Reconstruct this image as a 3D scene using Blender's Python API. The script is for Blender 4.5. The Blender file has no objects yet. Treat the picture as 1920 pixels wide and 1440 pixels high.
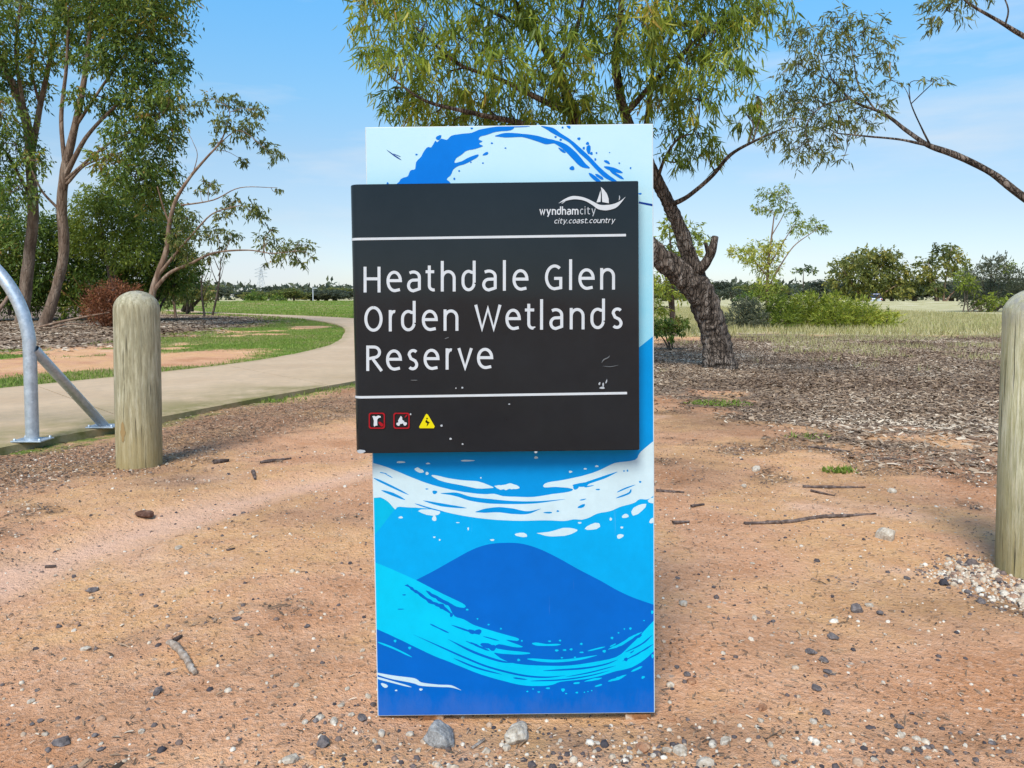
import bpy, math, random
import numpy as np
from mathutils import Vector, Matrix, noise as mnoise

random.seed(7)
rng = np.random.default_rng(7)
scene = bpy.context.scene
COL = scene.collection
R = math.radians

# ------------------------------------------------------------------ camera
CAM_H = 1.0
FPX = 1400.0                      # focal length in pixels of the 1920 px wide photograph
PITCH = R(2.75)
PPY = 624.0                       # row of the principal point
cam_d = bpy.data.cameras.new('camera')
cam = bpy.data.objects.new('camera', cam_d)
COL.objects.link(cam)
cam.location = (0, 0, CAM_H)
cam.rotation_euler = (R(90) - PITCH, 0, 0)
cam_d.sensor_width = 36.0
cam_d.lens = 36.0 * FPX / 1920.0
cam_d.shift_y = -(720.0 - PPY) / 1920.0
cam_d.clip_start = 0.05
cam_d.clip_end = 6000
scene.camera = cam

# ------------------------------------------------------------------ light
SUN_EL = R(50)
sv = Vector((-0.27, -0.96, 0)).normalized()
SUN_AZ = math.atan2(sv.x, sv.y)
world = bpy.data.worlds.new('World')
scene.world = world
world.use_nodes = True
wn = world.node_tree.nodes
wl = world.node_tree.links
wn.clear()
wo = wn.new('ShaderNodeOutputWorld')
bg = wn.new('ShaderNodeBackground')
sky = wn.new('ShaderNodeTexSky')
sky.sky_type = 'NISHITA'
sky.sun_disc = False
sky.sun_elevation = SUN_EL
sky.sun_rotation = SUN_AZ
sky.air_density = 1.0
sky.dust_density = 0.3
sky.ozone_density = 1.4
bg.inputs['Strength'].default_value = 0.15
# thin, high cloud veil that thickens towards the horizon
tc = wn.new('ShaderNodeTexCoord')
mp = wn.new('ShaderNodeMapping')
mp.inputs['Scale'].default_value = (1.3, 1.3, 7.0)
nz = wn.new('ShaderNodeTexNoise')
nz.inputs['Scale'].default_value = 2.2
nz.inputs['Detail'].default_value = 7
nz.inputs['Roughness'].default_value = 0.55
rp = wn.new('ShaderNodeValToRGB')
rp.color_ramp.elements[0].position = 0.50
rp.color_ramp.elements[1].position = 0.74
rp.color_ramp.elements[1].color = (0.55, 0.55, 0.55, 1)
mixc = wn.new('ShaderNodeMixRGB')
mixc.inputs['Color2'].default_value = (3.0, 3.25, 3.5, 1)
wl.new(tc.outputs['Generated'], mp.inputs['Vector'])
wl.new(mp.outputs['Vector'], nz.inputs['Vector'])
wl.new(nz.outputs['Fac'], rp.inputs['Fac'])
wl.new(rp.outputs['Color'], mixc.inputs['Fac'])
sepz = wn.new('ShaderNodeSeparateXYZ')
wl.new(tc.outputs['Generated'], sepz.inputs[0])
grade = wn.new('ShaderNodeValToRGB')
for e_, (p_, c_) in zip([grade.color_ramp.elements[0], grade.color_ramp.elements[1]] + [grade.color_ramp.elements.new(v) for v in (.1, .18, .255, .365)],
                        [(0.0, (.39, .43, .56)), (0.8, (.75, .95, 1.0)), (.1, (.47, .47, .5)), (.18, (.53, .57, .57)), (.255, (.50, .69, .71)), (.365, (.44, .83, .93))]):
    e_.position = p_; e_.color = (*c_, 1)
wl.new(sepz.outputs['Z'], grade.inputs['Fac'])
mul = wn.new('ShaderNodeMixRGB'); mul.blend_type = 'MULTIPLY'; mul.inputs['Fac'].default_value = 1
wl.new(sky.outputs['Color'], mul.inputs['Color1']); wl.new(grade.outputs['Color'], mul.inputs['Color2'])
wl.new(mul.outputs['Color'], mixc.inputs['Color1'])
wl.new(mixc.outputs['Color'], bg.inputs['Color'])
wl.new(bg.outputs['Background'], wo.inputs['Surface'])

sun_d = bpy.data.lights.new('sun', 'SUN')
sun_d.energy = 2.5
sun_d.angle = R(22)
sun_d.color = (1.0, 0.95, 0.87)
sun = bpy.data.objects.new('sun', sun_d)
COL.objects.link(sun)
sd = Vector((sv.x * math.cos(SUN_EL), sv.y * math.cos(SUN_EL), math.sin(SUN_EL)))
sun.rotation_euler = sd.to_track_quat('Z', 'Y').to_euler()
sun.location = (-4, -9, 12)

vs = scene.view_settings
vs.view_transform = 'Standard'
vs.look = 'None'
vs.gamma = 1
vs.use_curve_mapping = False
vs.exposure = 0.8
scene.render.engine = 'CYCLES'
scene.cycles.max_bounces = 6
scene.cycles.transparent_max_bounces = 6

# ------------------------------------------------------------------ helpers
def P(px, py, d):
    """world point at distance y = d that the photograph shows at pixel (px, py)"""
    a = (px - 960) / FPX
    b = -(py - PPY) / FPX
    yc = math.cos(PITCH) + b * math.sin(PITCH)
    zc = -math.sin(PITCH) + b * math.cos(PITCH)
    s = d / yc
    return Vector((a * s, d, CAM_H + zc * s))

def G(px, py, z=0.0):
    a = (px - 960) / FPX
    b = -(py - PPY) / FPX
    yc = math.cos(PITCH) + b * math.sin(PITCH)
    zc = -math.sin(PITCH) + b * math.cos(PITCH)
    s = (z - CAM_H) / zc
    return Vector((a * s, yc * s, z))

def lin(r, g, b):
    f = lambda c: (c / 255 / 12.92) if c <= 10 else ((c / 255 + 0.055) / 1.055) ** 2.4
    return (f(r), f(g), f(b), 1.0)

def tag(o, label=None, cat=None, group=None, kind=None):
    if label: o['label'] = label
    if cat: o['category'] = cat
    if group: o['group'] = group
    if kind: o['kind'] = kind
    return o

def empty(name, loc=(0, 0, 0), rot=(0, 0, 0)):
    o = bpy.data.objects.new(name, None)
    o.empty_display_size = 0.2
    o.location = loc
    o.rotation_euler = rot
    COL.objects.link(o)
    return o

def link(name, me, mat=None, parent=None, smooth=False):
    if mat is not None and not me.materials:
        me.materials.append(mat)
    if smooth:
        me.polygons.foreach_set('use_smooth', np.ones(len(me.polygons), dtype=bool))
    o = bpy.data.objects.new(name, me)
    COL.objects.link(o)
    if parent is not None:
        o.parent = parent
    return o

def np_mesh(name, V, faces, tint=None):
    """faces: list of int arrays (n,3) or (n,4)"""
    me = bpy.data.meshes.new(name)
    V = np.ascontiguousarray(V, dtype=np.float32)
    me.vertices.add(len(V))
    me.vertices.foreach_set('co', V.ravel())
    loops, starts, s = [], [], 0
    for f in faces:
        f = np.asarray(f, dtype=np.int32)
        if len(f) == 0: continue
        loops.append(f.ravel())
        starts.append(s + np.arange(len(f), dtype=np.int32) * f.shape[1])
        s += f.size
    loops = np.concatenate(loops); starts = np.concatenate(starts)
    me.loops.add(len(loops)); me.loops.foreach_set('vertex_index', loops)
    me.polygons.add(len(starts)); me.polygons.foreach_set('loop_start', starts)
    me.update(calc_edges=True)
    if tint is not None:
        a = me.attributes.new('tint', 'FLOAT', 'POINT')
        a.data.foreach_set('value', np.ascontiguousarray(tint, dtype=np.float32))
    me.validate()
    return me

def norm(a):
    return a / np.maximum(np.linalg.norm(a, axis=-1, keepdims=True), 1e-9)

def scatter_mesh(name, C, A, B, Ls, Ws, tv, tf, tint):
    """n copies of a template (verts tv in (along, across, out); faces tf) written into one mesh"""
    n = len(C); k = len(tv)
    A = norm(A); B = norm(B - A * np.sum(A * B, axis=1, keepdims=True)); N = np.cross(A, B)
    tv = np.asarray(tv, dtype=np.float64)
    V = (C[:, None, :] + A[:, None, :] * (Ls[:, None] * tv[None, :, 0])[..., None]
         + B[:, None, :] * (Ws[:, None] * tv[None, :, 1])[..., None]
         + N[:, None, :] * (Ls[:, None] * tv[None, :, 2])[..., None])
    off = (np.arange(n) * k)[:, None, None]
    faces = []
    for w in (3, 4):
        q = [f for f in tf if len(f) == w]
        if q: faces.append((np.asarray(q)[None] + off).reshape(-1, w))
    return np_mesh(name, V.reshape(-1, 3), faces, np.repeat(tint, k))

def hash2(ix, iy, seed):
    h = (ix.astype(np.int64) * 374761393 + iy.astype(np.int64) * 668265263 + seed * 1442695041) & 0x7fffffff
    h = ((h ^ (h >> 13)) * 1274126177) & 0x7fffffff
    return ((h ^ (h >> 16)) & 0xffff) / 65535.0

def vnoise(x, y, seed=0):
    ix = np.floor(x); iy = np.floor(y); fx = x - ix; fy = y - iy
    fx = fx * fx * (3 - 2 * fx); fy = fy * fy * (3 - 2 * fy)
    a = hash2(ix, iy, seed); b = hash2(ix + 1, iy, seed); c = hash2(ix, iy + 1, seed); d = hash2(ix + 1, iy + 1, seed)
    return (a * (1 - fx) + b * fx) * (1 - fy) + (c * (1 - fx) + d * fx) * fy

def fbm(x, y, seed=0, o=4):
    s = 0; a = 0.5; t = 0
    for i in range(o):
        s = s + a * vnoise(x * 2 ** i, y * 2 ** i, seed + i * 17); t += a; a *= 0.5
    return s / t

def catmull(pts, n):
    pts = [np.asarray(p, dtype=float) for p in pts]
    if len(pts) < 3:
        return [pts[0] + (pts[-1] - pts[0]) * t for t in np.linspace(0, 1, n + 1)]
    out = []
    ext = [2 * pts[0] - pts[1]] + pts + [2 * pts[-1] - pts[-2]]
    for i in range(len(pts) - 1):
        p0, p1, p2, p3 = ext[i:i + 4]
        for t in np.linspace(0, 1, n, endpoint=False):
            out.append(0.5 * ((2 * p1) + (-p0 + p2) * t + (2 * p0 - 5 * p1 + 4 * p2 - p3) * t * t
                              + (-p0 + 3 * p1 - 3 * p2 + p3) * t ** 3))
    out.append(pts[-1])
    return out

def poly_sd(px, py, poly):
    """signed distance, positive inside"""
    poly = np.asarray(poly, dtype=float)
    d = np.full(px.shape, 1e18); inside = np.zeros(px.shape, dtype=bool)
    n = len(poly)
    for i in range(n):
        a = poly[i]; b = poly[(i + 1) % n]; e = b - a
        wx = px - a[0]; wy = py - a[1]
        t = np.clip((wx * e[0] + wy * e[1]) / (e @ e + 1e-12), 0, 1)
        d = np.minimum(d, (wx - e[0] * t) ** 2 + (wy - e[1] * t) ** 2)
        c = ((a[1] <= py) & (b[1] > py)) | ((b[1] <= py) & (a[1] > py))
        xs = a[0] + (py - a[1]) / np.where(abs(e[1]) < 1e-12, 1e-12, e[1]) * e[0]
        inside ^= c & (px < xs)
    return np.where(inside, 1, -1) * np.sqrt(d)

# ------------------------------------------------------------------ materials
class NT:
    def __init__(self, name, rough=0.8, spec=0.3):
        self.m = bpy.data.materials.new(name); self.m.use_nodes = True
        self.t = self.m.node_tree; self.b = self.t.nodes['Principled BSDF']
        self.b.inputs['Roughness'].default_value = rough
        self.b.inputs['Specular IOR Level'].default_value = spec
        self.out = self.t.nodes['Material Output']
    def n(self, typ, **kw):
        nd = self.t.nodes.new(typ)
        for k, v in kw.items():
            if k in nd.inputs: nd.inputs[k].default_value = v
            else: setattr(nd, k, v)
        return nd
    def l(self, a, b): self.t.links.new(a, b)
    def pos(self, scale=(1, 1, 1), obj=False):
        if obj:
            src = self.n('ShaderNodeTexCoord').outputs['Object']
        else:
            src = self.n('ShaderNodeNewGeometry').outputs['Position']
        mpn = self.n('ShaderNodeMapping'); mpn.inputs['Scale'].default_value = scale
        self.l(src, mpn.inputs['Vector']); return mpn.outputs['Vector']
    def noise(self, vec, scale, detail=5, rough=0.6):
        nd = self.n('ShaderNodeTexNoise', Scale=scale, Detail=detail, Roughness=rough)
        self.l(vec, nd.inputs['Vector']); return nd.outputs['Fac']
    def ramp(self, fac, stops):
        nd = self.n('ShaderNodeValToRGB'); cr = nd.color_ramp
        while len(cr.elements) < len(stops): cr.elements.new(0.5)
        for e, (p, c) in zip(cr.elements, stops):
            e.position = p; e.color = c if len(c) == 4 else (*c, 1)
        self.l(fac, nd.inputs['Fac']); return nd.outputs['Color']
    def attr(self, name):
        return self.n('ShaderNodeAttribute', attribute_name=name).outputs['Fac']
    def mix(self, fac, a, b, mode='MIX'):
        nd = self.n('ShaderNodeMixRGB', blend_type=mode)
        for s, i in ((fac, 0), (a, 1), (b, 2)):
            if hasattr(s, 'is_linked'): self.l(s, nd.inputs[i])
            else: nd.inputs[i].default_value = s if i == 0 or len(s) == 4 else (*s, 1)
        return nd.outputs['Color']
    def math(self, op, a, b=0.0, clamp=False):
        nd = self.n('ShaderNodeMath', operation=op, use_clamp=clamp)
        for s, i in ((a, 0), (b, 1)):
            if hasattr(s, 'is_linked'): self.l(s, nd.inputs[i])
            else: nd.inputs[i].default_value = s
        return nd.outputs[0]
    def bump(self, h, strength=0.5, dist=0.02):
        nd = self.n('ShaderNodeBump', Strength=strength, Distance=dist)
        self.l(h, nd.inputs['Height']); self.l(nd.outputs['Normal'], self.b.inputs['Normal'])
    def col(self, c):
        if hasattr(c, 'is_linked'): self.l(c, self.b.inputs['Base Color'])
        else: self.b.inputs['Base Color'].default_value = c if len(c) == 4 else (*c, 1)
        return self.m

def mat_leaf(name, stops, transl=0.35, rough=0.5):
    t = NT(name, rough, 0.35)
    c = t.ramp(t.attr('tint'), stops)
    t.l(c, t.b.inputs['Base Color'])
    tr = t.n('ShaderNodeBsdfTranslucent'); t.l(c, tr.inputs['Color'])
    mx = t.n('ShaderNodeMixShader', Fac=transl)
    t.l(t.b.outputs[0], mx.inputs[1]); t.l(tr.outputs[0], mx.inputs[2])
    t.l(mx.outputs[0], t.out.inputs['Surface'])
    return t.m

def mat_tint(name, stops, rough=0.85, spec=0.2, fine=0):
    t = NT(name, rough, spec)
    c = t.ramp(t.attr('tint'), stops)
    if fine:
        f = t.noise(t.pos(), fine, 4)
        c = t.mix(1.0, c, t.ramp(f, [(0.3, (0.6, 0.6, 0.6)), (0.7, (1.25, 1.25, 1.25))]), 'MULTIPLY')
    return t.col(c)

def mat_bark(name, a, b, c, scale=9.0, stretch=0.25, bump=0.6, dist=0.03):
    t = NT(name, 0.9, 0.15)
    v = t.pos((1, 1, stretch))
    f = t.noise(v, scale, 7, 0.65)
    g = t.noise(t.pos(), scale * 0.22, 3)
    base = t.ramp(f, [(0.36, a), (0.5, b), (0.63, c)])
    base = t.mix(t.ramp(g, [(0.42, (0, 0, 0)), (0.62, (0.55, 0.55, 0.55))]), base, b)
    vo = t.n('ShaderNodeTexVoronoi', Scale=scale * 2.2, feature='DISTANCE_TO_EDGE'); t.l(t.mix(0.3, v, t.n('ShaderNodeTexNoise', Scale=scale * 0.6, Detail=5.0).outputs['Color'], 'ADD'), vo.inputs['Vector'])
    fis = t.ramp(vo.outputs['Distance'], [(0.0, (1, 1, 1)), (0.13, (0, 0, 0))])
    base = t.mix(t.math('MULTIPLY', fis, 0.55 * bump, True), base, a)
    t.bump(t.math('SUBTRACT', f, t.math('MULTIPLY', fis, 0.6)), bump, dist)
    return t.col(base)

def mat_print(name, rgb, rough=0.42):
    t = NT(name, rough, 0.1)
    f = t.noise(t.pos(), 14, 6, 0.7)
    c = tuple(v * 0.74 for v in lin(*rgb)[:3])
    d = tuple(x * 0.90 for x in c[:3]); e = tuple(min(1, x * 1.04) for x in c[:3])
    cc = t.ramp(f, [(0.3, d), (0.7, e)])
    sp = t.n('ShaderNodeSeparateXYZ'); t.l(t.pos(), sp.inputs[0])
    dz = t.math('ADD', sp.outputs['Z'], t.math('MULTIPLY', t.noise(t.pos((1, 1, .4)), 22, 6, .75), 0.22))
    cc = t.mix(t.ramp(dz, [(0.10, (.06, .06, .06)), (0.16, (0, 0, 0))]), cc, (0.40, 0.27, 0.17))
    sc_ = t.ramp(t.noise(t.pos((1, 1, .08)), 60, 3, .6), [(0.68, (0, 0, 0)), (0.75, (.07, .07, .07))])
    return t.col(t.mix(sc_, cc, (0.55, 0.58, 0.6)))

# ------------------------------------------------------------------ the path's two edges (world metres)
K = CAM_H / 1.2
in_e = [(-10.5, 0.5), (-9.0, 4.0), (-7.6, 7.2), (-6.5, 9.4), (-5.4, 11.5), (-4.8, 13.1), (-4.4, 15.5), (-4.5, 19), (-5.2, 23), (-6.3, 28), (-8.0, 33),
        (-10.8, 39), (-15.5, 46.5), (-21.5, 53.5), (-28, 61), (-34, 74), (-38, 95), (-40, 130)]
out_e = [(-6.4, -1.2), (-5.2, 2.2), (-4.4, 4.4), (-3.62, 6.5), (-2.9, 8.5), (-2.2, 10.2), (-1.25, 13), (-0.9, 17.5), (-1.2, 22), (-2.4, 27.5), (-4.6, 33),
         (-8.0, 39.5), (-13.0, 46.2), (-19, 52.3), (-25.5, 60.5), (-31, 74), (-34.5, 95), (-36.5, 130)]
in_c = [tuple(p) for p in catmull([(x * K, y * K) for x, y in in_e], 10)]
out_c = [tuple(p) for p in catmull([(x * K, y * K) for x, y in out_e], 10)]
PATH_POLY = in_c + out_c[::-1]

def gpoly(pts):
    return [tuple(G(*p)[:2]) for p in pts]
MULCH_R = gpoly([(1000, 752), (1232, 748), (1330, 742), (1420, 752), (1500, 790), (1620, 812), (1760, 822), (1900, 850), (2500, 920),
                 (2700, 640), (1900, 624), (1700, 630), (1450, 624), (1232, 640), (1000, 660)])
MULCH_L = gpoly([(-700, 668), (0, 655), (200, 646), (300, 632), (420, 614), (530, 601), (480, 594), (330, 589), (300, 582), (-200, 573), (-900, 575)])
DIRT_L = gpoly([(-500, 730), (0, 708), (220, 692), (300, 688), (400, 681), (490, 670), (500, 660), (430, 654), (300, 660), (220, 666), (0, 676), (-500, 690)])
TRACK = gpoly([(-300, 1210), (0, 1120), (300, 1010), (560, 925), (760, 880), (760, 862), (560, 890), (300, 955), (0, 1040), (-300, 1100)])
LITTER_L = gpoly([(-100, 870), (222, 815), (420, 770), (660, 728), (700, 770), (560, 800), (420, 830), (300, 880), (222, 885), (-100, 960)])
GRAVEL_R = gpoly([(1660, 1060), (1800, 1035), (1920, 1075), (2200, 1180), (2200, 1260), (1920, 1150), (1800, 1110)])
GRAVEL_N = gpoly([(600, 1335), (720, 1300), (760, 1360), (1000, 1350), (1230, 1350), (1300, 1380), (1600, 1380), (2100, 1330), (2200, 1500), (450, 1500), (540, 1390)])

# darker brown soil patches: photograph spots (x, y, half width, half height, strength)
DARK_SPOTS = [(1330, 792, 130, 22, .9), (1320, 1372, 130, 40, .9), (1720, 1140, 190, 45, .7), (1500, 1210, 120, 60, .45), (1290, 760, 90, 20, .5), (1000, 1372, 320, 28, .8), (480, 1240, 160, 60, .3),
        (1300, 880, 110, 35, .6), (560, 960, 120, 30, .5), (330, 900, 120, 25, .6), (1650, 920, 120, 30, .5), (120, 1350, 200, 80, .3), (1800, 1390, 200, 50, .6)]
# ------------------------------------------------------------------ ground
def zones(x, y):
    r = np.hypot(x, y)
    path = poly_sd(x, y, PATH_POLY)
    w = 0.25 + 0.04 * r
    n1 = (fbm(x * 0.9, y * 0.9, 3) - 0.5)
    n2 = (fbm(x * 0.25, y * 0.25, 9) - 0.5)
    n3 = (fbm(x * 2.7, y * 4.2, 57) - 0.5)
    sm = lambda v: np.clip(v * 0.5 + 0.5, 0, 1)
    mr = sm((poly_sd(x, y, MULCH_R) + (n1 * 2.6 + n3 * 1.2) * np.clip(r / 8, .3, 2)) / (w * 1.7))
    ml = sm((poly_sd(x, y, MULCH_L) + n1 * 2.5) / (w * 1.2))
    dl = sm((poly_sd(x, y, DIRT_L) + n1 * 1.6) / (w * 0.9))
    left = np.interp(y, [p[1] for p in out_c], [p[0] for p in out_c])
    lawn = sm((left - x + 0.15) / 0.5) * (y > 2)
    far = sm((y - 18.2 + n1 * 3) / 1.6)
    lawn = np.maximum(lawn, far * sm((2.5 - x + n2 * 4) / 2))
    lawn = lawn * (1 - ml) * (1 - dl) * np.clip(1.1 - 3.2 * np.clip(n1 * 1.6 + n2 - .03, 0, 1) * (y < 26), 0.1, 1)
    edge = sm((0.28 + n1 * 0.9 - np.abs(path)) / 0.2) * (y > 7.0)
    lawn = np.maximum(lawn, edge * 0.75)
    dry = far * sm((x - 0.5 + n2 * 4) / 2.5) * (1 - mr)
    dry = np.maximum(dry, sm((y - 92 + n2 * 30) / 10))
    lawn = lawn * (1 - dry)
    tr = sm((poly_sd(x, y, TRACK) + n1 * 0.25) / 0.12)
    lit = sm((poly_sd(x, y, LITTER_L) + n1 * 1.4) / 0.4)
    lit = np.maximum(lit, 0.8 * sm((n1 * 3.2 + n3 * 3 - 0.36) / 0.25) * (y > 1.2) * (y < 9) * (1 - tr))
    grav = np.maximum(sm((poly_sd(x, y, GRAVEL_R) + n1 * 0.4) / 0.15), sm((poly_sd(x, y, GRAVEL_N) + n1 * 0.5) / 0.2))
    mulch = np.maximum(mr, ml)
    dark_soil = np.zeros_like(x)
    for (cx, cy, rx, ry, k_) in DARK_SPOTS:
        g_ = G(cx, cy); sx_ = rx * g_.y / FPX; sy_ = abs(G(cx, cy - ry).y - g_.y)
        dark_soil = np.maximum(dark_soil, k_ * np.exp(-((x - g_.x) / sx_) ** 2 - ((y - g_.y) / sy_) ** 2) * (0.6 + 1.2 * (n1 + .3)))
    return dict(grass=lawn, mulch=mulch, dry=dry, track=tr, litter=lit, gravel=grav, path=path, dark_soil=np.clip(dark_soil, 0, 1))

def ground_z(x, y):
    r = np.hypot(x, y)
    near = np.clip(1 - r / 14, 0, 1)
    z = (fbm(x * 0.8, y * 0.8, 21, 3) - 0.5) * 0.05 * near
    z = z + (fbm(x * 6, y * 6, 31, 4) - 0.5) * 0.014 * near
    z = z + (fbm(x * 32, y * 32, 41, 2) - 0.5) * 0.007 * np.clip(1 - r / 5, 0, 1)
    p = poly_sd(x, y, PATH_POLY)
    z = np.where(p > -0.02, z - 0.03, z)
    z = z - 0.03 * np.clip((poly_sd(x, y, TRACK)) / 0.1 + 0.5, 0, 1) * near
    z = z + (fbm(x * 2.6, y * 2.6, 71, 3) - 0.5) * 0.035 * near * np.clip((r - 1.2) / 1.0, 0.3, 1)
    hol = np.exp(-((x - 0.03) / 0.44) ** 4 - ((y - 1.74) / 0.22) ** 4)
    z = z * (1 - 0.85 * hol) - 0.024 * hol
    # low rise of the far lawn
    z = z + 0.55 * np.exp(-((y - 78) / 16) ** 2) * np.clip((r - 40) / 20, 0, 1)
    return z

rr = np.concatenate([[0.0001], np.geomspace(0.25, 1.3, 12), np.geomspace(1.33, 16, 300), np.geomspace(16.4, 140, 110), np.geomspace(150, 5000, 25)])
aa = np.concatenate([np.linspace(-180, -48, 34, endpoint=False), np.linspace(-48, 48, 360, endpoint=False), np.linspace(48, 180, 34, endpoint=False)])
ang = np.radians(aa)
GX = (rr[:, None] * np.sin(ang)[None]).ravel(); GY = (rr[:, None] * np.cos(ang)[None]).ravel()
Zn = zones(GX, GY)
GZ = ground_z(GX, GY)
nr, na = len(rr), len(aa)
i0 = np.arange(nr - 1)[:, None] * na; j0 = np.arange(na)[None]; j1 = (j0 + 1) % na
quads = np.stack([i0 + j0, i0 + j1, i0 + na + j1, i0 + na + j0], -1).reshape(-1, 4)[:, ::-1]
gme = np_mesh('ground', np.stack([GX, GY, GZ], 1), [quads])
for k in ('grass', 'mulch', 'dry', 'track', 'litter', 'gravel', 'dark_soil'):
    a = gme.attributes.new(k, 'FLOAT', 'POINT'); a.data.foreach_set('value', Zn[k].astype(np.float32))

def mat_ground():
    t = NT('ground_soil', 0.95, 0.1)
    p = t.pos()
    nA = t.noise(p, 0.9, 5); nB = t.noise(p, 7, 6, 0.7); nC = t.noise(p, 60, 4, 0.7); nD = t.noise(p, 190, 3, 0.7)
    soil = t.ramp(nA, [(0.36, (0.56, 0.265, 0.13)), (0.46, (0.72, 0.395, 0.225)), (0.55, (0.75, 0.43, 0.20)), (0.66, (0.80, 0.485, 0.31))])
    soil = t.mix(t.ramp(nB, [(0.38, (0, 0, 0)), (0.62, (0.5, 0.5, 0.5))]), soil, (0.56, 0.27, 0.13))
    soil = t.mix(t.ramp(nC, [(0.5, (0, 0, 0)), (0.72, (0.7, 0.7, 0.7))]), soil, (0.82, 0.54, 0.37))
    soil = t.mix(t.ramp(nD, [(0.6, (0, 0, 0)), (0.72, (0.7, 0.7, 0.7))]), soil, (0.26, 0.15, 0.09))
    soil = t.mix(t.math('MULTIPLY', t.attr('track'), 0.75), soil, t.ramp(nB, [(0.3, (0.76, 0.455, 0.31)), (0.7, (0.84, 0.54, 0.385))]))
    # fine dark litter and grit worked into the soil
    vor = t.n('ShaderNodeTexVoronoi', Scale=85.0); t.l(p, vor.inputs['Vector'])
    spk = t.ramp(vor.outputs['Distance'], [(0.16, (1, 1, 1)), (0.3, (0, 0, 0))])
    spc = t.ramp(vor.outputs['Color'], [(0.2, (0.10, 0.075, 0.06)), (0.55, (0.22, 0.15, 0.11)), (0.85, (0.62, 0.55, 0.45))])
    rnd = t.n('ShaderNodeSeparateColor'); t.l(vor.outputs['Color'], rnd.inputs[0])
    dens = t.math('ADD', t.math('MULTIPLY', t.attr('litter'), 0.55), t.math('ADD', t.math('MULTIPLY', t.attr('gravel'), 0.35), 0.15))
    on = t.math('MULTIPLY', spk, t.math('LESS_THAN', rnd.outputs[1], dens))
    soil = t.mix(on, soil, spc)
    soil = t.mix(t.math('MULTIPLY', t.attr('litter'), t.ramp(nC, [(0.4, (0.1, .1, .1)), (0.6, (0.95, .95, .95))])), soil, (0.165, 0.108, 0.07))
    soil = t.mix(t.math('MULTIPLY', t.attr('dark_soil'), t.ramp(nB, [(0.35, (.55, .55, .55)), (0.65, (.9, .9, .9))])), soil, (0.20, 0.118, 0.065))
    vor2 = t.n('ShaderNodeTexVoronoi', Scale=26.0); t.l(p, vor2.inputs['Vector'])
    rn2 = t.n('ShaderNodeSeparateColor'); t.l(vor2.outputs['Color'], rn2.inputs[0])
    on2 = t.math('MULTIPLY', t.ramp(vor2.outputs['Distance'], [(0.1, (1, 1, 1)), (0.26, (0, 0, 0))]), t.math('LESS_THAN', rn2.outputs[0], 0.2))
    soil = t.mix(t.math('MULTIPLY', on2, 0.8), soil, t.ramp(rn2.outputs[2], [(0.3, (0.13, 0.085, 0.06)), (0.7, (0.30, 0.19, 0.12)), (0.9, (0.6, 0.5, 0.4))]))
    mul = t.ramp(t.noise(p, 22, 6, 0.75), [(0.3, (0.09, 0.06, 0.042)), (0.48, (0.22, 0.15, 0.105)), (0.6, (0.33, 0.245, 0.175)), (0.72, (0.47, 0.39, 0.30))])
    grs = t.ramp(t.noise(p, 1.3, 6, 0.7), [(0.3, (0.13, 0.16, 0.03)), (0.5, (0.13, 0.22, 0.025)), (0.7, (0.21, 0.29, 0.05))])
    grs = t.mix(t.ramp(t.noise(p, 0.35, 4), [(0.42, (0, 0, 0)), (0.6, (0.8, .8, .8))]), grs, (0.34, 0.25, 0.12))
    dry = t.ramp(t.noise(p, 0.6, 6, 0.7), [(0.3, (0.33, 0.30, 0.12)), (0.5, (0.48, 0.43, 0.23)), (0.7, (0.60, 0.53, 0.36))])
    def soft(name):
        a = t.math('ADD', t.attr(name), t.math('MULTIPLY', t.math('SUBTRACT', nB, 0.5), 1.1))
        return t.ramp(a, [(0.36, (0, 0, 0)), (0.62, (1, 1, 1))])
    c = t.mix(soft('mulch'), soil, mul)
    c = t.mix(soft('grass'), c, grs)
    c = t.mix(soft('dry'), c, dry)
    hgt = t.math('ADD', t.math('ADD', nB, t.math('MULTIPLY', nC, 0.5)), t.math('ADD', t.math('MULTIPLY', nD, 0.22), t.math('MULTIPLY', on, 0.25)))
    t.bump(hgt, 0.9, 0.035)
    return t.col(c)
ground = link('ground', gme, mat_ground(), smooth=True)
tag(ground, kind='structure')

# ------------------------------------------------------------------ concrete path in slabs
def mat_path():
    t = NT('path_concrete', 0.9, 0.2)
    p = t.pos()
    a = t.noise(p, 0.8, 5); b = t.noise(p, 9, 6, 0.7); c = t.noise(p, 140, 3, 0.7)
    col = t.ramp(a, [(0.3, (0.48, 0.335, 0.205)), (0.7, (0.58, 0.425, 0.275))])
    col = t.mix(t.ramp(b, [(0.42, (0, 0, 0)), (0.7, (0.5, .5, .5))]), col, (0.38, 0.29, 0.2))
    col = t.mix(t.ramp(c, [(0.55, (0, 0, 0)), (0.72, (0.5, .5, .5))]), col, (0.3, 0.24, 0.19))
    # moss stain near the outer edge
    m = t.math('MULTIPLY', t.attr('moss'), t.ramp(t.noise(p, 2.2, 6, 0.7), [(0.35, (0.1, .1, .1)), (0.6, (1, 1, 1))]))
    col = t.mix(m, col, (0.20, 0.175, 0.06))
    t.bump(t.math('ADD', b, t.math('MULTIPLY', c, 0.6)), 0.3, 0.01)
    return t.col(col)
path_m = mat_path()
path = empty('path', (0, 0, 0))
tag(path, kind='structure')
cl = [((a[0] + b[0]) / 2, (a[1] + b[1]) / 2) for a, b in zip(in_c, out_c)]
acc = [0.0]
for i in range(1, len(cl)): acc.append(acc[-1] + math.dist(cl[i], cl[i - 1]))
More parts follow.
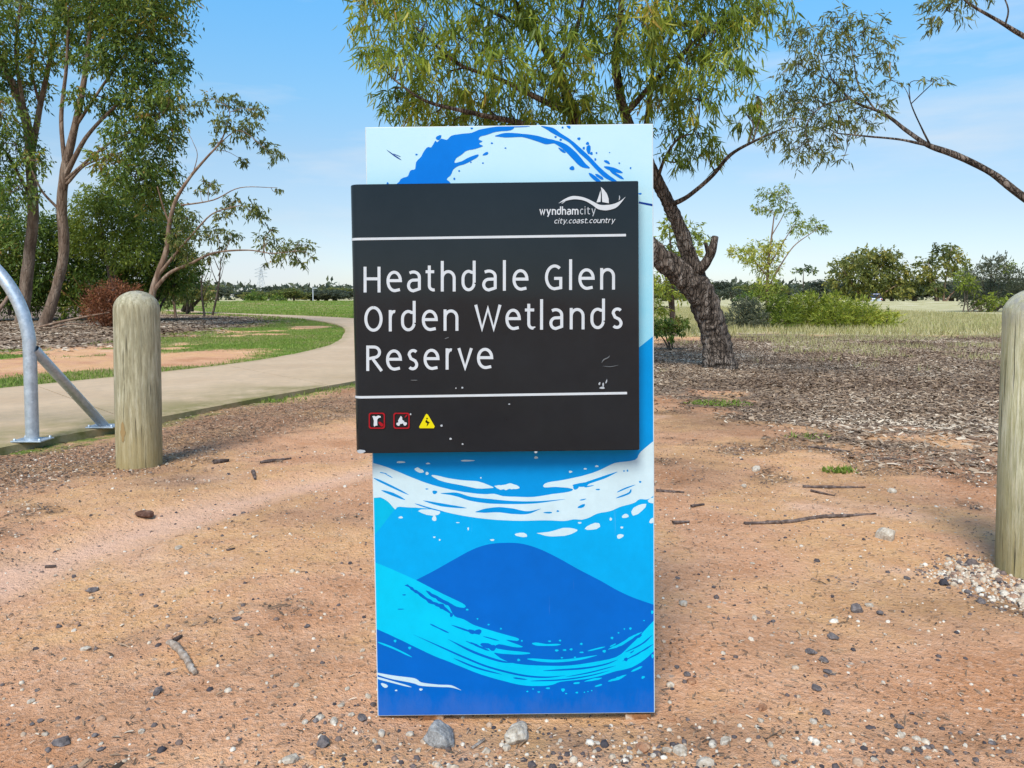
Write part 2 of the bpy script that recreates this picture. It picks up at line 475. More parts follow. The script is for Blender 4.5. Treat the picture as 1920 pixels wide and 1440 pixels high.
def path_at(s):
    i = min(max(np.searchsorted(acc, s) - 1, 0), len(cl) - 2)
    t = (s - acc[i]) / max(acc[i + 1] - acc[i], 1e-6)
    L = np.array(in_c[i]) * (1 - t) + np.array(in_c[i + 1]) * t
    Rr = np.array(out_c[i]) * (1 - t) + np.array(out_c[i + 1]) * t
    return L, Rr
PATH_Z = 0.045
s = 0.0; SL = 2.6
while s < acc[-1] - 1:
    e = min(s + (SL if s < 45 else 9.0), acc[-1])
    ns = 10; V = []; moss = []; F = []
    prof = [0, 0.02, 0.08, 0.25, 0.5, 0.75, 0.92, 0.98, 1.0]
    for i in range(ns + 1):
        L, Rr = path_at(s + 0.006 + (e - s - 0.012) * i / ns)
        for k, u in enumerate(prof):
            wob = 0.03 * (fbm(np.array([L[0] * 3 + u]), np.array([L[1] * 3]), 5)[0] - 0.5) if u in (0, 1) else 0
            q = L + (Rr - L) * (u + wob)
            V.append((q[0], q[1], PATH_Z - (0.008 if u in (0, 1) else 0)))
            moss.append(max(0, 1 - (1 - u) * 2.6) * (1.0 if q[1] < 8 else 0.25) + (0.5 if u < 0.03 else 0))
        for u in (1.0, 0.0):
            q = L + (Rr - L) * u; V.append((q[0], q[1], -0.09)); moss.append(0.95)
    w = len(prof) + 2; m = len(prof)
    for i in range(ns):
        a = i * w; b = a + w
        for k in range(m - 1): F.append((a + k, a + k + 1, b + k + 1, b + k))
        F.append((a + m - 1, a + m, b + m, b + m - 1)); F.append((a + m + 1, a, b, b + m + 1))
    F.append(tuple(range(0, m)) + (m, m + 1)); o_ = ns * w
    F.append(tuple(o_ + k for k in range(m - 1, -1, -1)) + (o_ + m + 1, o_ + m))
    me = bpy.data.meshes.new('slab'); me.from_pydata(V, [], F)
    at = me.attributes.new('moss', 'FLOAT', 'POINT'); at.data.foreach_set('value', np.array(moss, dtype=np.float32))
    link('slab', me, path_m, path)
    s = e

# ------------------------------------------------------------------ the sign
SD = 1.75                                            # distance of the blue board's face
c_px = [(685, 237), (1224, 235), (1227, 1338), (709, 1340)]   # TL TR BR BL
tl, tr_, br, bl = [P(x, y, SD) for x, y in c_px]
SW = ((tr_ - tl).length + (br - bl).length) / 2
SH = ((tl - bl).length + (tr_ - br).length) / 2
sc = (bl + br) / 2
roll = -math.atan2(((tl + tr_) / 2 - sc).x, ((tl + tr_) / 2 - sc).z)
sign = empty('park_sign', (sc.x, SD, 0.0))
tag(sign, 'tall blue wave-printed park sign with a black name panel, standing on orange dirt', 'sign')
ROT = Matrix.Rotation(-roll, 4, 'Y')
Z0 = sc.z
def bilin_inv(cs):
    (x0, y0), (x1, y1), (x2, y2), (x3, y3) = cs
    def f(px, py):
        u = v = 0.5
        for _ in range(6):
            xl = x0 + (x3 - x0) * v; xr = x1 + (x2 - x1) * v
            u = (px - xl) / (xr - xl)
            yt = y0 + (y1 - y0) * u; yb = y3 + (y2 - y3) * u
            v = (py - yt) / (yb - yt)
        return u, v
    return f
inv_b = bilin_inv(c_px)
def SB(px, py, lift=0.0):
    u, v = inv_b(px, py)
    q = ROT @ Vector(((u - 0.5) * SW, 0, (1 - v) * SH))
    return Vector((q.x, -lift, q.z + Z0))
# black panel rectangle in the same plane set forward
PD = 0.045
k_px = [(655, 345), (1196, 340), (1200, 843), (665, 851)]
kk = [P(x, y, SD - PD) - Vector((sc.x, SD, Z0)) for x, y in k_px]
kk = [ROT.inverted() @ v for v in kk]
KX0 = (kk[0].x + kk[3].x) / 2; KX1 = (kk[1].x + kk[2].x) / 2
KZ1 = (kk[0].z + kk[1].z) / 2; KZ0 = (kk[2].z + kk[3].z) / 2
inv_k = bilin_inv(k_px)
def SK(px, py, lift=0.0):
    u, v = inv_k(px, py)
    q = ROT @ Vector((KX0 + u * (KX1 - KX0), 0, KZ1 + v * (KZ0 - KZ1)))
    return Vector((q.x, -PD - lift, q.z + Z0))

M_edge = mat_print('board_edge_white', (222, 236, 240))
M_pale = NT('print_pale_cyan', 0.4, 0.35)
_p = M_pale.pos(); _f = M_pale.noise(_p, 6, 5)
_g = M_pale.n('ShaderNodeSeparateXYZ'); M_pale.l(_p, _g.inputs[0])
_x = M_pale.ramp(M_pale.math('ADD', M_pale.math('MULTIPLY', _g.outputs['Z'], -1.6), 2.35, True), [(0.25, lin(172, 206, 214)), (0.8, lin(116, 188, 210))])
M_pale = M_pale.col(M_pale.mix(M_pale.ramp(_f, [(0.35, (0, 0, 0)), (0.7, (0.35, .35, .35))]), _x, lin(184, 212, 216)))
M_white = mat_print('print_white', (214, 238, 244))
M_blue = mat_print('print_mid_blue', (0, 152, 226))
M_azure = mat_print('print_azure', (0, 176, 240))
M_cyan = mat_print('print_cyan', (0, 208, 246))
M_wedge = mat_print('print_turquoise', (0, 190, 230))
M_deep = mat_print('print_deep_blue', (0, 108, 205))
M_royal = mat_print('print_royal_blue', (0, 126, 226))
M_navy = mat_print('print_navy', (10, 60, 150))

def box_mesh(name, x0, x1, y0, y1, z0, z1, bev=0.0):
    V = [(x, y, z) for z in (z0, z1) for y in (y0, y1) for x in (x0, x1)]
    F = [(0, 2, 3, 1), (4, 5, 7, 6), (0, 1, 5, 4), (2, 6, 7, 3), (0, 4, 6, 2), (1, 3, 7, 5)]
    me = bpy.data.meshes.new(name); me.from_pydata(V, [], F)
    if bev:
        import bmesh
        bm = bmesh.new(); bm.from_mesh(me)
        bmesh.ops.bevel(bm, geom=list(bm.edges), offset=bev, segments=2, affect='EDGES', profile=0.5)
        bm.to_mesh(me); bm.free()
    return me

board_me = box_mesh('backing_board', -SW / 2 - 0.0012, SW / 2 + 0.0012, 0.0, 0.035, -0.001, SH + 0.001, 0.0015)
board_me.transform(Matrix.Translation((0, 0, Z0)) @ ROT)
board = link('backing_board', board_me, M_edge, sign)

LIFT = [0.00025]
from mathutils.geometry import delaunay_2d_cdt
def ccw(vs, f):
    a = sum(vs[f[i]].x * vs[f[(i + 1) % len(f)]].y - vs[f[(i + 1) % len(f)]].x * vs[f[i]].y for i in range(len(f)))
    return f if a > 0 else f[::-1]
def union_tris(polys, strips):
    """flat union of outlines and brush strips: one triangulation, nothing overlapping"""
    V, F = [], []
    for poly in polys:
        pv = [Vector(p) for p in poly]
        r_ = delaunay_2d_cdt(pv, [(i, (i + 1) % len(pv)) for i in range(len(pv))], [], 1, 1e-4)
        b = len(V); V += [Vector(v) for v in r_[0]]; F += [[b + i for i in f] for f in r_[2]]
    for st_ in strips:
        b = len(V)
        for a, c in st_: V += [Vector(a), Vector(c)]
        for i in range(len(st_) - 1):
            F += [[b + 2 * i, b + 2 * i + 1, b + 2 * i + 3], [b + 2 * i, b + 2 * i + 3, b + 2 * i + 2]]
    F = [ccw(V, f) for f in F]
    ar = lambda f: abs((V[f[1]] - V[f[0]]).x * (V[f[2]] - V[f[0]]).y - (V[f[1]] - V[f[0]]).y * (V[f[2]] - V[f[0]]).x)
    F = [f for f in F if ar(f) > 1e-4]
    r_ = delaunay_2d_cdt(V, [], F, 0, 1e-4)
    return r_[0], [f for f, o_ in zip(r_[2], r_[5]) if o_]
def decal(name, polys, mat, parent, S, quads=None, stuff=False):
    """flat printed film, a hair proud of what lies beneath it"""
    import bmesh
    LIFT[0] += 0.00004
    v2, F = union_tris(polys, quads or [])
    lim = 0.0012
    V = []
    for p in v2: V.append(S(p.x, p.y, LIFT[0]))
    me = bpy.data.meshes.new(name); me.from_pydata(V, [], F)
    bm = bmesh.new(); bm.from_mesh(me)
    if S is SB:
        inv = (Matrix.Translation((0, 0, Z0)) @ ROT)
        for co, no in (((-SW / 2 + lim, 0, 0), (-1, 0, 0)), ((SW / 2 - lim, 0, 0), (1, 0, 0)), ((0, 0, lim), (0, 0, -1)), ((0, 0, SH - lim), (0, 0, 1))):
            bmesh.ops.bisect_plane(bm, geom=list(bm.verts) + list(bm.edges) + list(bm.faces), dist=1e-7, plane_co=inv @ Vector(co), plane_no=ROT.to_3x3() @ Vector(no), clear_outer=True)
    for f in bm.faces:
        f.normal_update()
        if f.normal.y > 0: f.normal_flip()
    bm.to_mesh(me); bm.free()
    o = link(name, me, mat, parent)
    if stuff: tag(o, kind='stuff')
    return o

def smooth_poly(pts, n=3, rough=0.0):
    pts = [np.array(p, float) for p in pts]; N = len(pts); out = []
    for i in range(N):
        p0, p1, p2, p3 = pts[i - 1], pts[i], pts[(i + 1) % N], pts[(i + 2) % N]
        for t in np.linspace(0, 1, n, endpoint=False):
            q = 0.5 * ((2 * p1) + (-p0 + p2) * t + (2 * p0 - 5 * p1 + 4 * p2 - p3) * t * t + (-p0 + 3 * p1 - 3 * p2 + p3) * t ** 3)
            out.append(tuple(q + (rng.normal(0, rough, 2) if rough else 0)))
    return out

def brush(pts, widths, n=5, rough=0.0, cap=True):
    """strip of varying width along a smooth line"""
    c = catmull(pts, n); m = len(c)
    wv = np.interp(np.linspace(0, 1, m), np.linspace(0, 1, len(widths)), widths)
    strip = []
    if cap and m > 3:
        wv = wv * np.minimum(1, np.sqrt(np.minimum(np.arange(m), np.arange(m)[::-1]) / (0.16 * m) + 0.06))
    for i in range(m):
        t = c[min(i + 1, m - 1)] - c[max(i - 1, 0)]; t = t / (np.linalg.norm(t) + 1e-9); nn = np.array((-t[1], t[0]))
        h = wv[i] / 2
        r1, r2 = (1 + rng.normal(0, rough), 1 + rng.normal(0, rough)) if rough else (1, 1)
        strip.append((tuple(c[i] + nn * h * r1), tuple(c[i] - nn * h * r2)))
    return strip

def blob(x, y, rx, ry, ang=0, n=10, rough=0.12):
    ph = rng.random() * 6
    out = []
    for i in range(n):
        t = 2 * math.pi * i / n; k = 1 + rough * math.sin(3 * t + ph)
        u, v = rx * k * math.cos(t), ry * k * math.sin(t)
        out.append((x + u * math.cos(ang) - v * math.sin(ang), y + u * math.sin(ang) + v * math.cos(ang)))
    return out
Z1 = lambda pts: [(640 + x / 3.097, 220 + y / 3.097) for x, y in pts]
Z2 = lambda pts: [(640 + x / 3.097, 580 + y / 3.097) for x, y in pts]
Z3 = lambda pts: [(680 + x / 3.368, 830 + y / 3.368) for x, y in pts]
Z4 = lambda pts: [(680 + x / 3.368, 1030 + y / 3.368) for x, y in pts]
def B3(pts, w, **k): return brush(Z3(pts), [v / 3.368 for v in w], **k)
def B4(pts, w, **k): return brush(Z4(pts), [v / 3.368 for v in w], **k)
def B1(pts, w, **k): return brush(Z1(pts), [v / 3.097 for v in w], **k)
def D3(x, y, rx, ry, a=0): return blob(680 + x / 3.368, 830 + y / 3.368, rx / 3.368, ry / 3.368, a)
def D4(x, y, rx, ry, a=0): return blob(680 + x / 3.368, 1030 + y / 3.368, rx / 3.368, ry / 3.368, a)
def D1(x, y, rx, ry, a=0): return blob(640 + x / 3.097, 220 + y / 3.097, rx / 3.097, ry / 3.097, a)

# base prints
decal('pale_sky_print', [[(680, 230), (1230, 230), (1230, 660), (680, 660)]], M_pale, board, SB)
decal('mid_blue_print', [[(670, 700), (1195, 646), (1240, 611), (1240, 960), (670, 960)]], M_blue, board, SB)
decal('azure_print', [smooth_poly([(670, 905), (800, 925), (960, 935), (1100, 930), (1240, 880)], 1) + [(1240, 1180), (670, 1180)]], M_azure, board, SB)
decal('turquoise_print', [Z3([(30, 290), (150, 325), (205, 380), (150, 450), (100, 515), (30, 590)])], M_wedge, board, SB)
hill = catmull(Z3([(180, 920), (340, 835), (450, 778), (570, 710), (690, 645), (790, 612), (900, 602), (1010, 610), (1120, 645), (1240, 705), (1360, 775), (1500, 850), (1620, 920), (1730, 970), (1900, 1030)]), 4)
decal('deep_blue_hill_print', [[tuple(p) for p in hill] + [(1240, 1350), (670, 1350), (670, 1130)]], M_deep, board, SB)
# cyan sweep
up = [(30, 30), (85, 50), (180, 90), (340, 165), (480, 240), (560, 280), (645, 325), (640, 345), (590, 335), (520, 300), (548, 340), (580, 398), (640, 420), (700, 455), (800, 490), (900, 520), (982, 545), (975, 562), (905, 556),
      (1012, 600), (950, 602), (860, 582), (850, 612), (1055, 640), (1000, 652), (880, 645), (830, 640), (900, 690), (1000, 715), (1150, 725), (1300, 725), (1450, 705), (1600, 672), (1680, 605), (1745, 540), (1845, 430), (1900, 390)]
lo = [(1900, 590), (1845, 630), (1780, 690), (1700, 740), (1600, 765), (1500, 795), (1400, 815), (1250, 830), (1200, 850), (1100, 858), (1000, 850), (900, 825), (750, 780), (640, 735), (560, 700), (450, 655), (350, 605), (200, 530), (95, 480), (30, 455)]
decal('cyan_sweep_print', [smooth_poly(Z4(up + lo), 3, 0.12)], M_cyan, board, SB,
      [B4([(1070, 580), (1160, 590), (1250, 588)], [26, 12, 14]), B4([(1040, 680), (1200, 695), (1350, 685), (1480, 660)], [20, 18, 16, 8]),
       B4([(1420, 632), (1530, 605)], [9, 10]), B4([(1550, 622), (1630, 590), (1700, 545), (1765, 510)], [12, 18, 16, 8], rough=.15), B4([(1550, 830), (1610, 812), (1665, 788)], [14, 18, 12], rough=.2),
       B4([(1695, 768), (1765, 735)], [12, 14]), B4([(1465, 864), (1512, 850)], [10, 12]), B4([(1330, 842), (1372, 838)], [12, 12]), B4([(1400, 830), (1510, 808)], [10, 16], rough=.2),
       B4([(1640, 650), (1750, 590), (1840, 520)], [16, 26, 30], rough=.2), B4([(1560, 605), (1600, 585)], [8, 8]),
       B4([(95, 562), (200, 605), (312, 662)], [12, 12, 10])])
decal('cyan_drop_print', [D4(*d) for d in [(205, 556, 9, 9), (297, 602, 10, 9), (660, 357, 9, 6), (725, 417, 6, 5), (795, 455, 7, 5), (873, 482, 6, 6), (1005, 562, 6, 6), (985, 686, 10, 8), (1225, 626, 12, 7), (1275, 624, 12, 6), (1316, 620, 10, 7), (1180, 566, 10, 5), (1246, 562, 8, 6),
      (1258, 674, 8, 5), (1340, 672, 7, 5), (1380, 585, 9, 7), (1525, 634, 11, 9), (1574, 548, 9, 8), (1615, 515, 6, 5), (1690, 488, 8, 8), (1652, 490, 5, 5), (1776, 437, 5, 4), (1828, 383, 8, 12), (1265, 884, 12, 11), (1170, 872, 14, 6), (1112, 896, 9, 5), (1076, 876, 6, 4), (1040, 892, 7, 5), (1285, 908, 7, 4), (1352, 902, 9, 6), (1400, 900, 5, 4), (1422, 896, 4, 4), (1446, 890, 5, 4), (1770, 806, 12, 8, -.5), (1830, 668, 8, 14), (1382, 640, 14, 5)]], M_cyan, board, SB, None, True)
decal('deep_blue_streak_print', [D4(*d) for d in [(262, 258, 12, 4), (690, 500, 26, 14, .3), (730, 500, 22, 16), (780, 590, 36, 17, .2), (820, 605, 24, 20), (1662, 688, 12, 12, -.6), (1750, 538, 16, 6, -.7), (560, 390, 10, 14), (240, 350, 22, 3), (1700, 640, 16, 4, -.6)]], M_deep, board, SB,
      [B4([(320, 515), (500, 600), (650, 670), (800, 732), (1000, 785), (1150, 800), (1280, 790)], [3, 9, 12, 12, 12, 10, 5]), B4([(540, 548), (700, 632), (860, 690), (960, 705)], [6, 16, 14, 5]),
       B4([(575, 672), (720, 735), (880, 780)], [8, 12, 6]), B4([(1140, 758), (1380, 745), (1520, 722), (1610, 690)], [10, 12, 9, 5]), B4([(1060, 824), (1250, 818), (1420, 795), (1560, 760)], [8, 9, 8, 4]),
       B4([(425, 447), (480, 475), (545, 507)], [10, 7, 12]), B4([(560, 455), (640, 485), (740, 520)], [6, 12, 8]), B4([(265, 198), (290, 202), (350, 250), (440, 310), (500, 335), (560, 385)], [8, 14, 20, 22, 26, 20], rough=.25),
       B4([(400, 232), (450, 268), (530, 315), (580, 335)], [16, 24, 26, 12], rough=.25), B4([(800, 625), (700, 580), (650, 560)], [14, 12, 4], rough=.2), B4([(860, 560), (760, 530)], [8, 6]),
       B4([(950, 802), (1040, 815)], [12, 6]), B4([(1660, 640), (1760, 590), (1830, 530)], [7, 9, 7], rough=.2), B4([(1640, 700), (1740, 650), (1835, 590)], [7, 9, 7], rough=.2), B4([(1280, 800), (1440, 770), (1600, 728)], [4, 8, 5])])
# white sweep below the name panel
up = [(30, 66), (62, 85), (130, 105), (200, 132), (300, 175), (400, 215), (520, 250), (640, 275), (760, 290), (830, 288), (885, 303), (960, 308), (1080, 310), (1200, 292), (1300, 280), (1328, 264), (1290, 254), (1220, 248), (1150, 250), (1142, 235), (1170, 218),
      (1260, 205), (1380, 180), (1480, 150), (1560, 112), (1610, 95), (1720, 80), (1755, 30), (1845, -45), (1900, -80)]
lo = [(1900, 290), (1845, 305), (1800, 332), (1750, 330), (1710, 355), (1640, 374), (1610, 385), (1560, 405), (1480, 420), (1430, 445), (1380, 458), (1330, 455), (1270, 465), (1150, 460), (1000, 462), (850, 455), (720, 440), (600, 420), (500, 396), (420, 380), (330, 372), (280, 370), (222, 366), (205, 382), (178, 352), (150, 325), (110, 305), (30, 288)]
decal('white_sweep_print', [smooth_poly(Z3(up + lo), 3, 0.1)] + [D3(*d) for d in [(425, 402, 70, 20, .1), (452, 442, 14, 18), (240, 434, 14, 7), (1002, 552, 40, 14, .1), (1455, 503, 50, 20, -.25), (1740, 395, 56, 24, -.6), (1658, 437, 22, 13, -.2), (1625, 566, 22, 14, -.3), (1830, 468, 22, 16, -.5), (1826, 340, 24, 18),
      (818, 583, 14, 6), (1370, 478, 12, 6), (1566, 456, 8, 10), (1636, 510, 9, 7), (1312, 152, 11, 7), (1405, 134, 11, 5), (1478, 118, 11, 6), (746, 186, 5, 5), (809, 245, 4, 4), (240, 82, 28, 6), (412, 92, 14, 5), (660, 76, 45, 5), (1095, 60, 12, 8), (406, 155, 10, 10), (666, 510, 5, 10), (600, 470, 12, 3), (452, 562, 8, 5), (486, 580, 6, 6)]], M_white, board, SB,
      [B3([(435, 168), (520, 196), (620, 215), (720, 230), (825, 248)], [26, 28, 32, 46, 22]), B3([(328, 126), (385, 145)], [22, 22], rough=.2), B3([(832, 238), (880, 248), (930, 240), (990, 250)], [14, 36, 34, 26], rough=.15), B3([(1100, 542), (1180, 548), (1270, 535), (1355, 525)], [6, 30, 52, 30])])
decal('blue_streak_print', [D3(*d) for d in [(455, 275, 16, 12), (405, 254, 10, 4), (1170, 411, 28, 6), (1232, 402, 9, 6), (1382, 372, 26, 10, -.4), (1485, 266, 14, 5), (1650, 150, 6, 5), (1672, 148, 6, 7), (1752, 220, 8, 7), (1390, 330, 22, 4, -.2), (130, 150, 26, 3, .2), (165, 168, 30, 3, .5), (1345, 250, 18, 16)]], M_blue, board, SB,
      [B3([(70, 182), (180, 235), (290, 290)], [14, 14, 8]), B3([(118, 260), (190, 286), (268, 322)], [10, 20, 10]), B3([(492, 282), (590, 290), (680, 318), (800, 335), (950, 345), (1100, 344), (1280, 326)], [12, 24, 26, 30, 20, 14, 6]),
       B3([(382, 328), (500, 356), (655, 378)], [8, 20, 10]), B3([(328, 346), (420, 376), (520, 402)], [8, 9, 6]), B3([(712, 403), (780, 395), (860, 390), (945, 400), (1040, 410), (1125, 386)], [14, 28, 34, 36, 18, 6]),
       B3([(1325, 238), (1400, 234), (1430, 220), (1520, 190), (1608, 155)], [22, 28, 18, 18, 10]), B3([(1400, 250), (1460, 240)], [10, 5]), B3([(1605, 285), (1660, 260), (1722, 238)], [8, 10, 5]), B3([(1600, 322), (1680, 292), (1695, 265)], [10, 12, 10])])
decal('white_foam_print', [D4(138, 845, 24, 12, .5), D4(368, 873, 11, 8), D4(212, 878, 8, 5)], M_white, board, SB,
      [B4([(60, 758), (180, 790), (320, 815), (370, 838), (480, 850), (560, 855), (622, 880)], [20, 24, 34, 22, 15, 15, 5]), B4([(60, 785), (200, 826), (308, 857)], [16, 12, 9])])
# blue crest on the pale sky
mass = [(325, 400), (335, 358), (352, 338), (385, 328), (400, 296), (428, 287), (434, 248), (464, 216), (478, 190), (502, 164), (522, 166), (545, 130), (558, 138), (580, 118), (612, 124), (640, 102), (700, 92), (760, 86), (800, 70), (870, 58), (950, 50), (1005, 50), (985, 74), (900, 82), (850, 98), (808, 108), (798, 125), (820, 134),
        (800, 148), (822, 162), (775, 178), (730, 186), (700, 208), (668, 228), (658, 254), (700, 244), (745, 222), (795, 208), (782, 230), (720, 260), (680, 272), (650, 292), (636, 322), (612, 346), (632, 366), (630, 400)]
decal('blue_crest_print', [smooth_poly(Z1(mass), 3, 0.15)] + [D1(*d) for d in [(565, 112, 18, 12, -.6), (838, 205, 18, 8, -.4), (874, 146, 7, 5), (822, 257, 6, 4), (757, 62, 8, 5), (436, 206, 7, 5), (684, 300, 6, 5), (656, 344, 6, 7), (268, 366, 6, 6), (752, 252, 5, 4), (1320, 58, 14, 8, .6), (1285, 62, 6, 6), (1436, 185, 13, 26), (1452, 208, 9, 9), (1430, 152, 10, 9),
      (1408, 178, 7, 8), (1380, 125, 10, 8), (1274, 130, 8, 6), (1244, 114, 7, 6), (1282, 190, 26, 7, .6), (1340, 290, 15, 12), (1475, 242, 6, 8), (1482, 206, 5, 6), (1543, 257, 20, 8, .5), (1680, 292, 5, 6), (1614, 264, 5, 5), (953, 174, 6, 4), (1558, 204, 4, 3), (1735, 437, 10, 5)]], M_royal, board, SB,
      [B1([(893, 106), (950, 102), (1050, 104), (1130, 120), (1190, 138), (1240, 142), (1300, 172), (1350, 216), (1400, 268), (1442, 290)], [18, 30, 18, 30, 34, 18, 34, 40, 38, 26]),
       B1([(1160, 52), (1220, 74), (1270, 104), (1330, 140), (1390, 195), (1440, 240), (1490, 292), (1540, 336), (1600, 370)], [14, 30, 22, 18, 26, 24, 24, 28, 34]),
       B1([(1437, 318), (1470, 345), (1510, 376)], [14, 22, 18]), B1([(1475, 324), (1522, 354)], [14, 18]), B1([(1525, 283), (1580, 300), (1634, 318)], [14, 24, 14]), B1([(1560, 305), (1640, 354)], [14, 16]), B1([(990, 54), (1095, 54)], [10, 5])])
decal('navy_mark_print', [], M_navy, board, SB, [B1([(1728, 486), (1815, 503)], [10, 12], cap=False), B1([(262, 178), (310, 212), (348, 236)], [3, 7, 5]), B1([(300, 200), (345, 218)], [3, 4])], True)

# black name panel: folded tray with a rounded left edge
def mat_black():
    t = NT('panel_black_enamel', 0.1, 0.33)
    p = t.pos()
    f = t.noise(p, 5, 6, 0.7)
    t.l(t.ramp(f, [(0.35, (0.05, .05, .05)), (0.7, (0.12, .12, .12))]), t.b.inputs['Roughness'])
    return t.col(t.ramp(f, [(0.3, (0.0045, 0.0085, 0.012)), (0.7, (0.0085, 0.0135, 0.018))]))
M_black = mat_black()
RAD = 0.021
prof = [(KX0, 0.0)] + [(KX0 + RAD - RAD * math.cos(a), -PD + RAD - RAD * math.sin(a)) for a in np.linspace(0, math.pi / 2, 9)] + [(KX1 - 0.0015, -PD), (KX1, -PD + 0.0015), (KX1, 0.0)]
n = len(prof)
V = [(x, y - 0.0005, z) for z in (KZ0, KZ0 + 0.002, KZ1 - 0.002, KZ1) for x, y in prof]
for i in list(range(n)) + list(range(3 * n, 4 * n)):
    x, y, z = V[i]; V[i] = (x + (0.001 if x < 0 else -0.001), y + (0.0015 if y < -0.01 else 0), z)
F = [(r * n + i, r * n + i + 1, (r + 1) * n + i + 1, (r + 1) * n + i) for r in range(3) for i in range(n - 1)]
F += [tuple(range(n))[::-1], tuple(range(3 * n, 4 * n))]
me = bpy.data.meshes.new('name_panel'); me.from_pydata(V, [], F)
me.transform(Matrix.Translation((0, 0, Z0)) @ ROT)
name_panel = link('name_panel', me, M_black, sign)
for p_ in me.polygons: p_.use_smooth = len(p_.vertices) == 4
try: me.set_sharp_from_angle(angle=R(18))
except Exception: pass
M_let = mat_print('lettering_white', (216, 221, 224), 0.5)
M_grey = mat_print('logo_silver', (190, 196, 200), 0.5)
LIFT[0] = 0.0006
# the two rules run round the rounded edge
def rule(yl, xr, yr, h):
    V, F = [], []
    vl = inv_k(665, yl)[1]; ur, vr = inv_k(xr, yr)
    pts = [(x, y) for x, y in prof[1:10]]; pts.append((KX0 + ur * (KX1 - KX0), -PD))
    for i, (x, y) in enumerate(pts):
        u = (x - KX0) / (KX1 - KX0); v = vl + (vr - vl) * u / ur
        nx, ny = (-math.cos(i * math.pi / 16), -math.sin(i * math.pi / 16)) if i < 9 else (0, -1)
        for dz in (h / 2, -h / 2):
            q = ROT @ Vector((x + nx * 0.0009, 0, KZ1 + v * (KZ0 - KZ1) + dz))
            V.append((q.x, y - 0.0005 + ny * 0.0009, q.z + Z0))
    F = [(2 * i, 2 * i + 1, 2 * i + 3, 2 * i + 2) for i in range(len(pts) - 1)]
    m2 = bpy.data.meshes.new('rule'); m2.from_pydata(V, [], F); link('rule', m2, M_let, name_panel)
rule(446.5, 1173, 440, 0.0056)
rule(744, 1176, 735, 0.0056)

